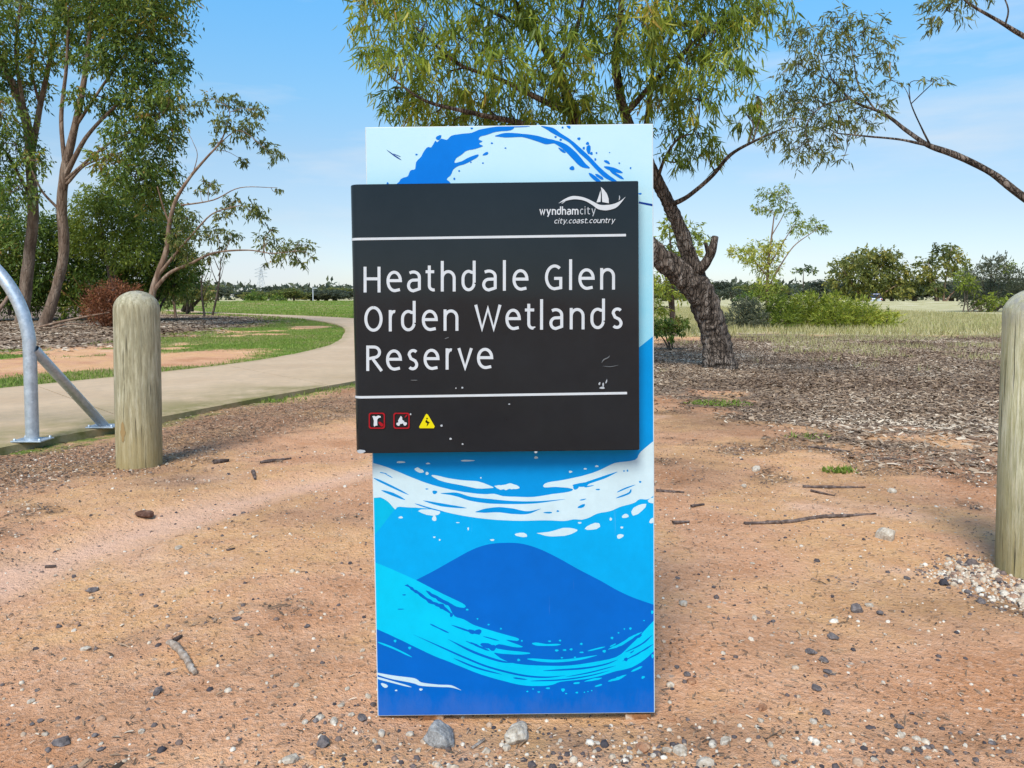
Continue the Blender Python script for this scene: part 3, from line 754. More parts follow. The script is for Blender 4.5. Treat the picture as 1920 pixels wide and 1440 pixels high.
# stroke lettering: light humanist sans, x height 40, capitals 48, ascenders 57
def arc(cx, cy, rx, ry, a0, a1, n=14):
    return [(cx + rx * math.cos(R(a)), cy + ry * math.sin(R(a))) for a in np.linspace(a0, a1, n)]
def glyph(ch, w, X=40.0, C=48.0, A=57.0, D=-13.0, sw=6.4):
    h = sw / 2; l, r = h, w - h; c = w / 2; rx = (r - l) / 2; b = h; t = X - h; m = X / 2
    if ch == 'H': return [[(l, 0), (l, C)], [(r, 0), (r, C)], [(l, C * .53), (r, C * .53)]]
    if ch == 'G': return [arc(c + 2, C / 2, rx + 2, C / 2 - h, 52, 270, 22) + [(r, h + 2), (r, C * .46), (c + 1, C * .46)]]
    if ch == 'O': return [arc(c, C / 2, rx, C / 2 - h, 90, 450, 34)]
    if ch == 'W': return [[(l, C), (l + (r - l) * .26, h), (c, C * .86), (l + (r - l) * .74, h), (r, C)]]
    if ch == 'R': return [[(l, 0), (l, C - h), (c - 1, C - h)] + arc(c - 1, C * .735, rx - 2, C * .265 - h, 90, -90, 12) + [(l, C * .47)], [(c - 3, C * .47), (r + 1, 0)]]
    if ch == 'e': return [[(l + 1, m + 1.5), (r, m + 1.5)] + arc(c, m + 1.5, rx, t - m - 1.5, 0, 180, 14) + arc(c + 1, m, rx + 1, m - h, 180, 285, 10) + [(r - 1, b + 2)]]
    if ch == 'a': return [[(l + 2, t - 2)] + arc(c - 1, X * .68, rx + 1, X * .32 - h, 112, 0, 12) + [(r, b + 1)], [(r, X * .56), (c, X * .55)] + arc(c - 1, X * .30, rx - 1, X * .25, 100, 270, 12) + [(r, b + 3)]]
    if ch == 't': return [[(l + w * .22, X * 1.22), (l + w * .22, X * .3)] + arc(l + w * .22 + 8, 11.2, 8, 8, 180, 285, 8) + [(r, b + .6)], [(0, t), (r, t)]]
    if ch == 'h': return [[(l, 0), (l, A)], [(l, X * .62)] + arc(c, X * .62, rx, X * .38 - h, 165, 0, 14) + [(r, 0)]]
    if ch == 'n': return [[(l, 0), (l, X * .62)] + arc(c, X * .62, rx, X * .38 - h, 165, 0, 14) + [(r, 0)], [(l, X * .6), (l, X)]]
    if ch == 'm':
        q = (r - l) / 4
        return [[(l, 0), (l, X)], [(l, X * .62)] + arc(l + q, X * .62, q, X * .38 - h, 165, 0, 10) + [(l + 2 * q, 0)], [(l + 2 * q, X * .62)] + arc(l + 3 * q, X * .62, q, X * .38 - h, 165, 0, 10) + [(r, 0)]]
    if ch == 'd': return [[(r, A), (r, m)] + arc(c, m, rx, m - h, 0, -360, 30)] if w < 1 else [[(r, A), (r, X * .4)] + arc(c, X * .42, rx, X * .42 - h, 0, -180, 14) + [(l, X * .58)] + arc(c, X * .58, rx, X * .42 - h, 180, 60, 12) + [(r, t - 2)]]
    if ch == 'l': return [[(l, 0), (l, A)]]
    if ch == 'i': return [[(l, 0), (l, X)], [(l, X * 1.2), (l, X * 1.36)]]
    if ch == 'r': return [[(l, 0), (l, X)], [(l, X * .62)] + arc(c + 2, X * .62, rx + 2, X * .38 - h, 165, 75, 8)]
    if ch == 's': return [arc(c + .5, X * .735, rx, X * .265 - h, 40, 180, 9) + [(c - rx * .5, X * .55), (c + rx * .5, X * .45)] + arc(c - .5, X * .265, rx, X * .265 - h, 30, -140, 12)]
    if ch == 'v': return [[(l, X), (c, h), (r, X)]]
    if ch == 'w': return [[(l, X), (l + (r - l) * .26, h), (c, X * .85), (l + (r - l) * .74, h), (r, X)]]
    if ch == 'y': return [[(l, X), (c, 2)], [(r, X), (c, 2), (c - w * .2, D)]]
    if ch == 'c': return [arc(c + 2, m, rx + 1, m - h, 50, 310, 16)]
    if ch == 'o': return [arc(c, m, rx, m - h, 90, 450, 24)]
    if ch == 'u': return [[(l, X), (l, X * .38)] + arc(c, X * .38, rx, X * .38 - h, 180, 360, 12) + [(r, X)], [(r, X * .4), (r, 0)]]
    if ch == '.': return [[(l, 0), (l, sw * 1.3)]]
    return []
def stroke_strip(pts, w):
    pts = [np.array(p, float) for p in pts]
    q = [pts[0]]
    for p in pts[1:]:
        if np.linalg.norm(p - q[-1]) > 1e-3: q.append(p)
    strip = []
    for i, p in enumerate(q):
        t0 = q[i] - q[i - 1] if i else q[1] - q[0]
        t1 = q[i + 1] - q[i] if i < len(q) - 1 else t0
        t0 = t0 / np.linalg.norm(t0); t1 = t1 / np.linalg.norm(t1)
        n0 = np.array((-t0[1], t0[0])); n1 = np.array((-t1[1], t1[0])); mm = n0 + n1
        if np.linalg.norm(mm) < 0.2: mm = n0
        mm = mm / np.linalg.norm(mm); k = min(1 / max(mm @ n0, 0.35), 2.2)
        strip.append((tuple(p + mm * k * w / 2), tuple(p - mm * k * w / 2)))
    return strip
def put_text(items, y0, y1, xr0, xr1, scale=1.0, sw=5.5, slant=0.0, mat=None, name='letter'):
    for ch, x0, x1 in items:
        base = y0 + (y1 - y0) * ((x0 - xr0) / (xr1 - xr0))
        strips = []
        for stx in glyph(ch, (x1 - x0) / scale, sw=sw):
            st_ = stroke_strip(stx, sw)
            strips.append([tuple((x0 + (x + y * slant) * scale, base - y * scale) for x, y in pr) for pr in st_])
        decal(name, [], mat or M_let, name_panel, SK, strips)
zx = lambda a: 640 + a / 3.097
L1 = [('H', 130, 228), ('e', 263, 352), ('a', 382, 462), ('t', 490, 548), ('h', 578, 664), ('d', 698, 780), ('a', 818, 902), ('l', 938, 960), ('e', 994, 1086), ('G', 1182, 1282), ('l', 1322, 1344), ('e', 1376, 1470), ('n', 1502, 1588)]
L2 = [('O', 134, 240), ('r', 276, 326), ('d', 347, 432), ('e', 468, 560), ('n', 594, 680), ('W', 772, 930), ('e', 953, 1042), ('t', 1066, 1128), ('l', 1154, 1176), ('a', 1208, 1288), ('n', 1326, 1412), ('d', 1446, 1530), ('s', 1568, 1634)]
L3 = [('R', 145, 240), ('e', 260, 352), ('s', 384, 448), ('e', 478, 570), ('r', 606, 654), ('v', 674, 764), ('e', 788, 882)]
for Ln, ya, yb in ((L1, 546, 541), (L2, 619.7, 614.4), (L3, 693.8, 690)):
    it = [(c, zx(a), zx(b)) for c, a, b in Ln]
    put_text(it, ya, yb, it[0][1], it[-1][1])
# small logo text
def flow(txt, x, wd, gap):
    out = []
    for c in txt:
        w = wd.get(c, wd['*'])
        if c != ' ': out.append((c, x, x + w))
        x += w + gap
    return out
wz = {'*': 8.0, 'm': 12.5, 'w': 11.5, 'i': 2.2, 't': 6.5, 'l': 2.2, 'y': 9, 'r': 5.5, '.': 2.2}
put_text(flow('wyndham', 1011, wz, 1.35), 402.5, 401.8, 1011, 1115, 0.27, 8.0, mat=M_let, name='logo_letter')
put_text(flow('city', 1086.5, {**wz, 'c': 7, 'y': 8}, 2.0), 401.8, 401.5, 1084, 1115, 0.27, 5.5, mat=M_grey, name='logo_letter')
wsx = {'*': 6.4, 'i': 2, 't': 5.2, 'r': 4.6, '.': 2, 'y': 6.6}
put_text(flow('city.coast.country', 1038, wsx, 0.95), 418.5, 417.5, 1038, 1155, 0.185, 6.5, 0.25, mat=M_let, name='logo_letter')
lz = lambda pts: [(980 + x / 8, 340 + y / 8) for x, y in pts]
decal('logo_wave', [], M_let, name_panel, SK, [brush(lz([(535, 330), (620, 285), (740, 248), (860, 255), (960, 285), (1060, 340), (1140, 385), (1250, 395), (1370, 370), (1460, 310), (1535, 235)]), [v / 8 for v in (10, 34, 50, 45, 42, 52, 70, 80, 66, 34, 6)], n=5)])
decal('logo_sail', [lz([(1165, 90), (1210, 130), (1255, 190), (1280, 260), (1285, 330), (1230, 320), (1185, 312), (1180, 200)]), lz([(1160, 140), (1165, 230), (1160, 310), (1100, 318), (1135, 220)])], M_let, name_panel, SK)
decal('logo_bird', [], M_grey, name_panel, SK, [brush(lz([(1440, 215), (1445, 250), (1435, 290)]), [1.2, 2, 1.2]), brush(lz([(580, 335), (640, 290)]), [1.5, 1.5])], True)
# pictograms
M_red = mat_print('pictogram_red', (172, 30, 38)); M_yel = mat_print('pictogram_yellow', (238, 222, 20)); M_dark = mat_print('pictogram_black', (40, 36, 10))
iz = lambda pts: [(660 + x / 9.6, 740 + y / 9.6) for x, y in pts]
def rr_frame(cx, cy, hw, rad, th):
    pts = []
    for qx, qy, a0 in ((1, 1, 0), (-1, 1, 90), (-1, -1, 180), (1, -1, 270)):
        for a in np.linspace(a0, a0 + 90, 6):
            pts.append((cx + qx * (hw - rad) + rad * math.cos(R(a)), cy + qy * (hw - rad) + rad * math.sin(R(a))))
    pts.append(pts[0])
    out = []
    for x, y in pts:
        d = np.array((x - cx, y - cy)); out.append(((x, y), tuple(np.array((cx, cy)) + d * (1 - th / hw))))
    return out
for cx, cy in ((448, 460), (892, 460)):
    x, y = iz([(cx, cy)])[0]
    decal('pictogram_frame', [], M_red, name_panel, SK, [rr_frame(x, y, 15.3, 4.5, 2.4)])
decal('pictogram_figure', [iz([(365, 380), (400, 370), (430, 385), (470, 365), (515, 375), (520, 400), (480, 410), (455, 440), (455, 520), (460, 545), (430, 550), (400, 570), (390, 540), (395, 460), (380, 410)])], M_let, name_panel, SK)
decal('pictogram_slash', [], M_red, name_panel, SK, [brush(iz([(480, 480), (560, 560)]), [4, 7])])
decal('pictogram_rider', [iz([(880, 370), (905, 400), (905, 440), (945, 470), (925, 505), (880, 520), (840, 500), (830, 460), (850, 420)]), blob(*iz([(835, 520)])[0], 3.6, 3.4), blob(*iz([(955, 515)])[0], 3.6, 3.4)], M_let, name_panel, SK)
decal('pictogram_slash', [], M_red, name_panel, SK, [brush(iz([(950, 400), (995, 350)]), [2, 3])])
decal('warning_triangle', [iz([(1345, 330), (1370, 350), (1490, 560), (1475, 595), (1220, 595), (1210, 570), (1325, 350)])], M_yel, name_panel, SK)
decal('warning_figure', [blob(*iz([(1352, 418)])[0], 1.6, 1.6)], M_dark, name_panel, SK, [brush(iz([(1355, 440), (1335, 475), (1370, 505), (1345, 560)]), [2, 3, 3, 1.4]), brush(iz([(1340, 465), (1400, 500)]), [2, 2.4])])
# chips and scuffs in the enamel
scf = [blob(677, 846.5, 8, 3.6), blob(828, 797, 2.2, 2.2), blob(845, 822, 2.4, 2), blob(867.5, 832, 1.8, 1.6), blob(1005, 847, 3, 1.8), blob(867, 725, 1.8, 1.8), blob(855, 726, 1.3, 1.3), blob(770, 775.5, 1.5, 1.8), blob(1129, 725, 5, 2.2), blob(1124, 717, 1.6, 3, .3), blob(1131, 719, 1.5, 4), blob(1137, 713, 1.2, 4, .3), blob(955, 756, 2, 1)]
decal('enamel_chip', scf, M_grey, name_panel, SK, None, True)
M_scr = mat_print('scuff_grey', (120, 124, 126))
decal('scuff', [], M_scr, name_panel, SK, [brush([(1128, 678), (1132, 672), (1140, 668), (1143, 664)], [1, 2, 1.6, 1]), brush([(1130, 684), (1145, 685), (1160, 682)], [.6, 1, .6]), brush([(770, 711), (783, 711)], [1, 1.4]), brush([(834, 633), (842, 630)], [1.2, 1.2])], True)

# rusty posts behind the board
def mat_rust():
    t = NT('rusty_steel', 0.85, 0.3)
    f = t.noise(t.pos(), 28, 6, 0.7)
    t.bump(f, 0.4, 0.004)
    return t.col(t.ramp(f, [(0.3, (0.10, 0.045, 0.02)), (0.48, (0.33, 0.15, 0.06)), (0.58, (0.50, 0.36, 0.24)), (0.7, (0.62, 0.57, 0.50))]))
M_rust = mat_rust()
for px in (812, 1190):
    x = P(px, 1340, SD + 0.06).x - sc.x
    link('foot', box_mesh('foot', x - 0.031, x + 0.031, 0.007, 0.0345, -0.25, Z0 - 0.004, 0.003), M_rust, sign)
    link('post', box_mesh('post', x - 0.03, x + 0.03, 0.0355, 0.095, -0.25, SH * 0.93, 0.004), M_rust, sign)

# ------------------------------------------------------------------ timber bollards
def mat_timber(name, a, b, c, top, z_top):
    t = NT(name, 0.85, 0.2)
    v = t.pos((1, 1, 0.07)); f = t.noise(v, 95, 8, 0.75)
    wv = t.n('ShaderNodeTexWave', Scale=9.0, Distortion=7.0, Detail=3.0); wv.bands_direction = 'X'
    t.l(t.pos((1, 1, 0.16)), wv.inputs['Vector'])
    g = t.noise(t.pos(), 3.5, 5)
    col = t.ramp(f, [(0.38, a), (0.5, b), (0.6, c)])
    col = t.mix(t.math('MULTIPLY', wv.outputs['Fac'], 0.5), col, a)
    sep = t.n('ShaderNodeSeparateXYZ'); t.l(t.pos(), sep.inputs[0])
    zz = t.math('ADD', sep.outputs['Z'], t.math('MULTIPLY', t.math('SUBTRACT', g, 0.5), 0.4))
    low = t.ramp(zz, [(0.05, (0.7, .7, .7)), (0.42, (0, 0, 0))])
    col = t.mix(low, col, (0.36, 0.26, 0.10))
    hi = t.n('ShaderNodeMapRange'); hi.inputs['From Min'].default_value = z_top - 0.10; hi.inputs['From Max'].default_value = z_top - 0.02
    t.l(zz, hi.inputs['Value'])
    tp = t.math('MULTIPLY', hi.outputs[0], t.ramp(t.noise(t.pos(), 26, 6, 0.75), [(0.4, (0.2, .2, .2)), (0.6, (0.95, .95, .95))]))
    col = t.mix(tp, col, top)
    cr = t.noise(t.pos((1, 1, 0.035)), 70, 2, 0.5)
    line = t.ramp(cr, [(0.30, (1, 1, 1)), (0.37, (0, 0, 0))])
    line = t.math('MULTIPLY', line, t.ramp(t.noise(t.pos((1, 1, .6)), 6, 4), [(0.42, (0, 0, 0)), (0.56, (1, 1, 1))]))
    col = t.mix(t.math('MULTIPLY', line, 0.8), col, (0.06, 0.05, 0.03))
    st = t.ramp(t.noise(t.pos((1, 1, .35)), 5, 6, .7), [(0.45, (0, 0, 0)), (0.66, (.55, .55, .55))])
    col = t.mix(st, col, (0.17, 0.16, 0.10))
    t.bump(t.math('SUBTRACT', t.math('ADD', f, t.math('MULTIPLY', wv.outputs['Fac'], 0.25)), line), 0.9, 0.008)
    return t.col(col)
def bollard(base_px, top_py, wpx, label, mat, lean=0.0, dome=0.6, crack=None, knot=None, seed=1):
    g = G(*base_px); d = g.y; r = wpx / 2 * d / FPX
    h = P(base_px[0], top_py, d).z
    o = empty('timber_bollard', (g.x, g.y, 0), (0, lean, R(seed * 40)))
    V, F, nseg = [], [], 40
    zs = [(-0.2, 1.0), (0.0, 1.0), (0.04, 1.0)] + [(z, 1.0) for z in np.linspace(0.1, h - r * dome - 0.03, 14)]
    zs += [(h - r * dome + r * dome * math.sin(a), math.cos(a)) for a in np.linspace(0.0, math.pi / 2 - 0.06, 9)]
    for z, k in zs:
        for j in range(nseg):
            t = 2 * math.pi * j / nseg
            w = 1 + 0.02 * mnoise.noise(Vector((math.cos(t) * 2, math.sin(t) * 2, z * 1.5 + seed * 9))) + 0.007 * mnoise.noise(Vector((math.cos(t) * 14, math.sin(t) * 14, z * 2 + seed)))
            V.append((r * k * w * math.cos(t), r * k * w * math.sin(t), z))
    for i in range(len(zs) - 1):
        for j in range(nseg): F.append((i * nseg + j, i * nseg + (j + 1) % nseg, (i + 1) * nseg + (j + 1) % nseg, (i + 1) * nseg + j))
    F.append(tuple((len(zs) - 1) * nseg + j for j in range(nseg)))
    me = bpy.data.meshes.new('post'); me.from_pydata(V, [], F); link('post', me, mat, o, smooth=True)
    def scar(name, ang, z0, z1, w, m):
        # a narrow sunken-looking split / knot following the round face
        VV, FF = [], []
        for i, z in enumerate(np.linspace(z0, z1, 9)):
            ww = w * math.sin(math.pi * (i + 0.4) / 8.8) * (1 + 0.3 * math.sin(i * 2.1))
            for s_ in (-1, 0, 1):
                a_ = ang - R(seed * 40) + s_ * ww / r
                VV.append(((r * 1.015 + (0.0015 if s_ == 0 else 0.0)) * math.cos(a_), (r * 1.015) * math.sin(a_), z))
        for i in range(8):
            for k in range(2): FF.append((i * 3 + k, i * 3 + k + 1, i * 3 + k + 4, i * 3 + k + 3))
        m2 = bpy.data.meshes.new(name); m2.from_pydata(VV, [], FF); link(name, m2, m, o, smooth=True)
    if knot: scar('knot', *knot)
    if crack: scar('crack', *crack)
    tag(o, label, 'bollard')
    return o
M_tim1 = mat_timber('weathered_timber', (0.25, 0.22, 0.13), (0.43, 0.39, 0.25), (0.60, 0.55, 0.39), (0.42, 0.39, 0.31), 1.03)
M_tim2 = mat_timber('pale_treated_pine', (0.42, 0.39, 0.20), (0.63, 0.60, 0.37), (0.78, 0.74, 0.53), (0.40, 0.39, 0.35), 1.02)
M_crack = NT('split_dark', 0.95).col((0.035, 0.024, 0.014))
M_knot = NT('knot_brown', 0.9).col((0.30, 0.20, 0.085))
bollard((262, 872), 545, 80, 'weathered grey-green domed timber bollard beside the concrete path and pipe rail', M_tim1, R(0.25), 0.85, None, (R(-105), 0.16, 0.28, 0.016, M_knot), 1)
bollard((1944, 1078), 537, 136, 'pale green treated-pine bollard with a split near its foot, in the dirt by white gravel', M_tim2, R(0.1), 0.75, (R(-128), 0.10, 0.20, 0.008, M_crack), None, 2)

# ------------------------------------------------------------------ galvanised pipe rail on the path edge
def mat_galv():
    t = NT('galvanised_steel', 0.42, 0.5)
    t.b.inputs['Metallic'].default_value = 0.65
    v = t.n('ShaderNodeTexVoronoi', Scale=60.0); t.l(t.pos(), v.inputs['Vector'])
    f = t.noise(t.pos(), 20, 5, .7)
    c = t.mix(0.4, t.ramp(f, [(0.3, (0.36, 0.42, 0.47)), (0.7, (0.58, 0.64, 0.69))]), t.ramp(v.outputs['Color'], [(0.2, (0.38, .44, .49)), (0.8, (0.62, .67, .71))]))
    t.l(t.ramp(f, [(0.3, (.35, .35, .35)), (0.7, (.55, .55, .55))]), t.b.inputs['Roughness'])
    return t.col(c)
M_galv = mat_galv()
def tube_mesh(name, pts, radii, nseg=12, n=8, wob=0.0, cap=True):
    c = catmull([tuple(p) for p in pts], n) if len(pts) > 2 else [np.array(tuple(p), float) for p in pts]
    rv = np.interp(np.linspace(0, 1, len(c)), np.linspace(0, 1, len(radii)), radii)
    V, F = tube_vf(c, rv, nseg, wob)
    me = np_mesh(name, V, [F])
    return me
def tube_vf(c, rv, nseg=8, wob=0.0, seed=0.0):
    c = np.array([np.asarray(p, float) for p in c]); m = len(c)
    T = np.gradient(c, axis=0); T = norm(T)
    up = np.array((0.31, 0.87, 0.21)); V = []
    X = np.cross(T[0], up); X /= np.linalg.norm(X)
    ang_ = np.linspace(0, 2 * np.pi, nseg, endpoint=False)
    rows = []
    for i in range(m):
        X = X - T[i] * (X @ T[i]); X /= np.linalg.norm(X) + 1e-9
        Y = np.cross(T[i], X)
        k = np.ones(nseg)
        if wob:
            k = 1 + wob * np.array([mnoise.noise(Vector((math.cos(a) * 1.6 + seed, math.sin(a) * 1.6, i * 0.35 + seed))) for a in ang_])
        rows.append(c[i] + (rv[i] * k)[:, None] * (np.cos(ang_)[:, None] * X + np.sin(ang_)[:, None] * Y))
    rows.append(np.repeat(c[-1][None], nseg, 0) + T[-1] * rv[-1] * 0.3)
    V = np.concatenate(rows)
    i0 = np.arange(m)[:, None] * nseg; j = np.arange(nseg)[None]; j2 = (j + 1) % nseg
    F = np.stack([i0 + j, i0 + j2, i0 + nseg + j2, i0 + nseg + j], -1).reshape(-1, 4)
    return V, F
rb = G(61, 826, PATH_Z); rd = rb.y
rail = empty('pipe_rail', (rb.x, rb.y, PATH_Z))
tag(rail, 'galvanised steel pipe hoop with a diagonal brace bolted to the path edge', 'rail')
RT = 11.3 * rd / FPX
zs_ = P(61, 655, rd).z - PATH_Z; RA = 0.78
hp = [(0, 0, 0.004), (0, 0, zs_ * 0.5), (0, 0, zs_)] + [(-RA + RA * math.cos(a), 0.0, zs_ + RA * math.sin(a)) for a in np.linspace(0.12, math.pi - 0.12, 16)] + [(-2 * RA, 0, zs_), (-2 * RA, 0, zs_ * 0.5), (-2 * RA, 0, 0.004)]
link('hoop', tube_mesh('hoop', hp, [RT, RT], 20, 5), M_galv, rail, smooth=True)
bf = G(196, 800, PATH_Z) - Vector((rb.x, rb.y, PATH_Z))
bt = P(64, 655, rd + 0.01) - Vector((rb.x, rb.y, PATH_Z))
link('brace', tube_mesh('brace', [(bt.x, bt.y, bt.z), (bf.x, bf.y, 0.004)], [RT * .82, RT * .82], 18), M_galv, rail, smooth=True)
for x, y in ((0, 0), (bf.x, bf.y), (-2 * RA, 0)):
    pl = link('base_plate', box_mesh('base_plate', x - 0.10, x + 0.10, y - 0.075, y + 0.075, 0.0005, 0.010, 0.002), M_galv, rail)
    for sx in (-1, 1):
        for sy in (-1, 1):
            me = tube_mesh('bolt', [(x + sx * 0.082, y + sy * 0.057, 0.008), (x + sx * 0.082, y + sy * 0.057, 0.022)], [0.008, 0.008], 6)
            link('bolt', me, M_galv, pl)

# ------------------------------------------------------------------ trees
BARK_GREY = mat_bark('bark_rough_grey', (0.035, 0.026, 0.02), (0.15, 0.115, 0.09), (0.36, 0.30, 0.25), 12, 0.14, 1.0, 0.045)
BARK_BROWN = mat_bark('bark_smooth_brown', (0.09, 0.058, 0.04), (0.19, 0.13, 0.092), (0.32, 0.24, 0.18), 6, 0.2, 0.6, 0.04)
BARK_TAN = mat_bark('bark_tan', (0.12, 0.07, 0.045), (0.22, 0.14, 0.095), (0.36, 0.27, 0.20), 7, 0.2, 0.35, 0.02)
BARK_DARK = mat_bark('bark_dark', (0.03, 0.022, 0.018), (0.09, 0.068, 0.052), (0.19, 0.15, 0.12), 8, 0.25, 0.5, 0.03)
LEAF_GUM = mat_leaf('leaf_gum', [(0.0, (0.09, 0.135, 0.02)), (0.3, (0.19, 0.275, 0.035)), (0.6, (0.33, 0.39, 0.045)), (0.85, (0.50, 0.46, 0.065)), (1.0, (0.46, 0.29, 0.07))], 0.45)
LEAF_DARK = mat_leaf('leaf_dark_green', [(0.0, (0.04, 0.075, 0.015)), (0.35, (0.105, 0.175, 0.026)), (0.7, (0.22, 0.28, 0.04)), (0.9, (0.36, 0.32, 0.055)), (1.0, (0.42, 0.25, 0.07))], 0.42)
LEAF_OLIVE = mat_leaf('leaf_olive', [(0.0, (0.07, 0.10, 0.028)), (0.5, (0.17, 0.20, 0.045)), (0.85, (0.31, 0.28, 0.07)), (1.0, (0.40, 0.23, 0.08))], 0.42)
LEAF_LIME = mat_leaf('leaf_yellow_green', [(0.0, (0.13, 0.18, 0.025)), (0.5, (0.31, 0.37, 0.045)), (1.0, (0.55, 0.51, 0.09))], 0.4)
LEAF_FAR = mat_leaf('leaf_far_gum', [(0.0, (0.06, 0.085, 0.025)), (0.5, (0.18, 0.20, 0.045)), (0.8, (0.33, 0.31, 0.06)), (1.0, (0.48, 0.38, 0.09))], 0.4)
LEAF_GREY = mat_leaf('leaf_grey_scrub', [(0.0, (0.075, 0.09, 0.06)), (0.5, (0.125, 0.14, 0.085)), (1.0, (0.21, 0.20, 0.12))])
LEAF_HAZED = mat_leaf('leaf_hazed_blue_green', [(0.0, (0.035, 0.05, 0.032)), (0.5, (0.075, 0.09, 0.05)), (0.85, (0.15, 0.155, 0.075)), (1.0, (0.22, 0.19, 0.09))], 0.25)  # blue-grey gum leaves, muted to put distance haze into the colour
LEAF_RUST = mat_leaf('leaf_dead_rust', [(0.0, (0.10, 0.035, 0.018)), (0.5, (0.22, 0.075, 0.03)), (1.0, (0.36, 0.15, 0.06))], 0.2)
LEAF_STRAW = mat_leaf('grass_straw', [(0.0, (0.26, 0.23, 0.08)), (0.4, (0.40, 0.36, 0.15)), (0.8, (0.58, 0.50, 0.28)), (1.0, (0.30, 0.34, 0.08))], 0.25, 0.7)
GRASS_GREEN = mat_leaf('grass_green', [(0.0, (0.09, 0.14, 0.02)), (0.4, (0.17, 0.26, 0.03)), (0.7, (0.27, 0.33, 0.06)), (1.0, (0.46, 0.39, 0.17))], 0.3, 0.6)

LEAF_V = [(0, 0, 0), (0.3, 0.5, 0.03), (0.3, -0.5, 0.03), (0.68, 0.34, -0.02), (0.68, -0.34, -0.02), (1, 0, -0.12)]
LEAF_F = [(0, 2, 1), (1, 2, 4, 3), (3, 4, 5)]
KITE_V = [(0, 0, 0), (0.4, 0.5, 0.05), (0.4, -0.5, 0.05), (1, 0, -0.05)]
KITE_F = [(0, 2, 3, 1)]

def crown_arrays(clumps, droop=0.75, per=9, hollow=0.35, spread=1.0):
    """clumps: (centre, (rx,ry,rz), n, length, width, tint bias). Leaves sit on drooping sprays."""
    Cs, As, Bs, Ls, Ws, Ts, sprays = [], [], [], [], [], [], []
    for c, rad, n, ll, lw, tb in clumps:
        c = np.array(c, float); rad = np.array(rad, float)
        ns = max(1, int(n / per))
        u = norm(rng.normal(size=(ns, 3))); rr_ = (hollow + (1 - hollow) * rng.random((ns, 1))) ** 0.8
        s0 = c + u * rr_ * rad * 0.85
        out = norm(u * np.array((1, 1, 0.5)) + rng.normal(0, 0.35, (ns, 3)))
        sl = rad.mean() * 0.5 * (0.5 + 1.0 * rng.random((ns, 1)))
        tb_s = tb + rng.normal(0, 0.16, ns)
        for i in range(per):
            f = (i + rng.random((ns, 1))) / per
            p = s0 + out * sl * f - np.array((0, 0, 1)) * sl * 0.55 * f * f * droop + rng.normal(0, 0.05, (ns, 3)) * rad.mean()
            a = norm(out * (1 - droop) * 0.8 + np.array((0, 0, -1)) * droop + rng.normal(0, 0.42 * spread, (ns, 3)))
            b = rng.normal(size=(ns, 3))
            Cs.append(p); As.append(a); Bs.append(b)
            Ls.append(ll * (0.45 + 0.9 * rng.random(ns))); Ws.append(lw * (0.7 + 0.6 * rng.random(ns)))
            Ts.append(np.clip(tb_s + rng.normal(0, 0.14, ns), 0, 1))
        sprays.append((c, s0))
    return [np.concatenate(x) for x in (Cs, As, Bs, Ls, Ws, Ts)], sprays

def limb_pts(lst, k=None):
    """[(px,py,d,width px), ...] -> points and radii"""
    k = k or (0.66 if 20 < lst[0][2] < 35 else 0.92)
    return [P(a, b, d) for a, b, d, w in lst], [k * w / 2 * d / FPX for a, b, d, w in lst]

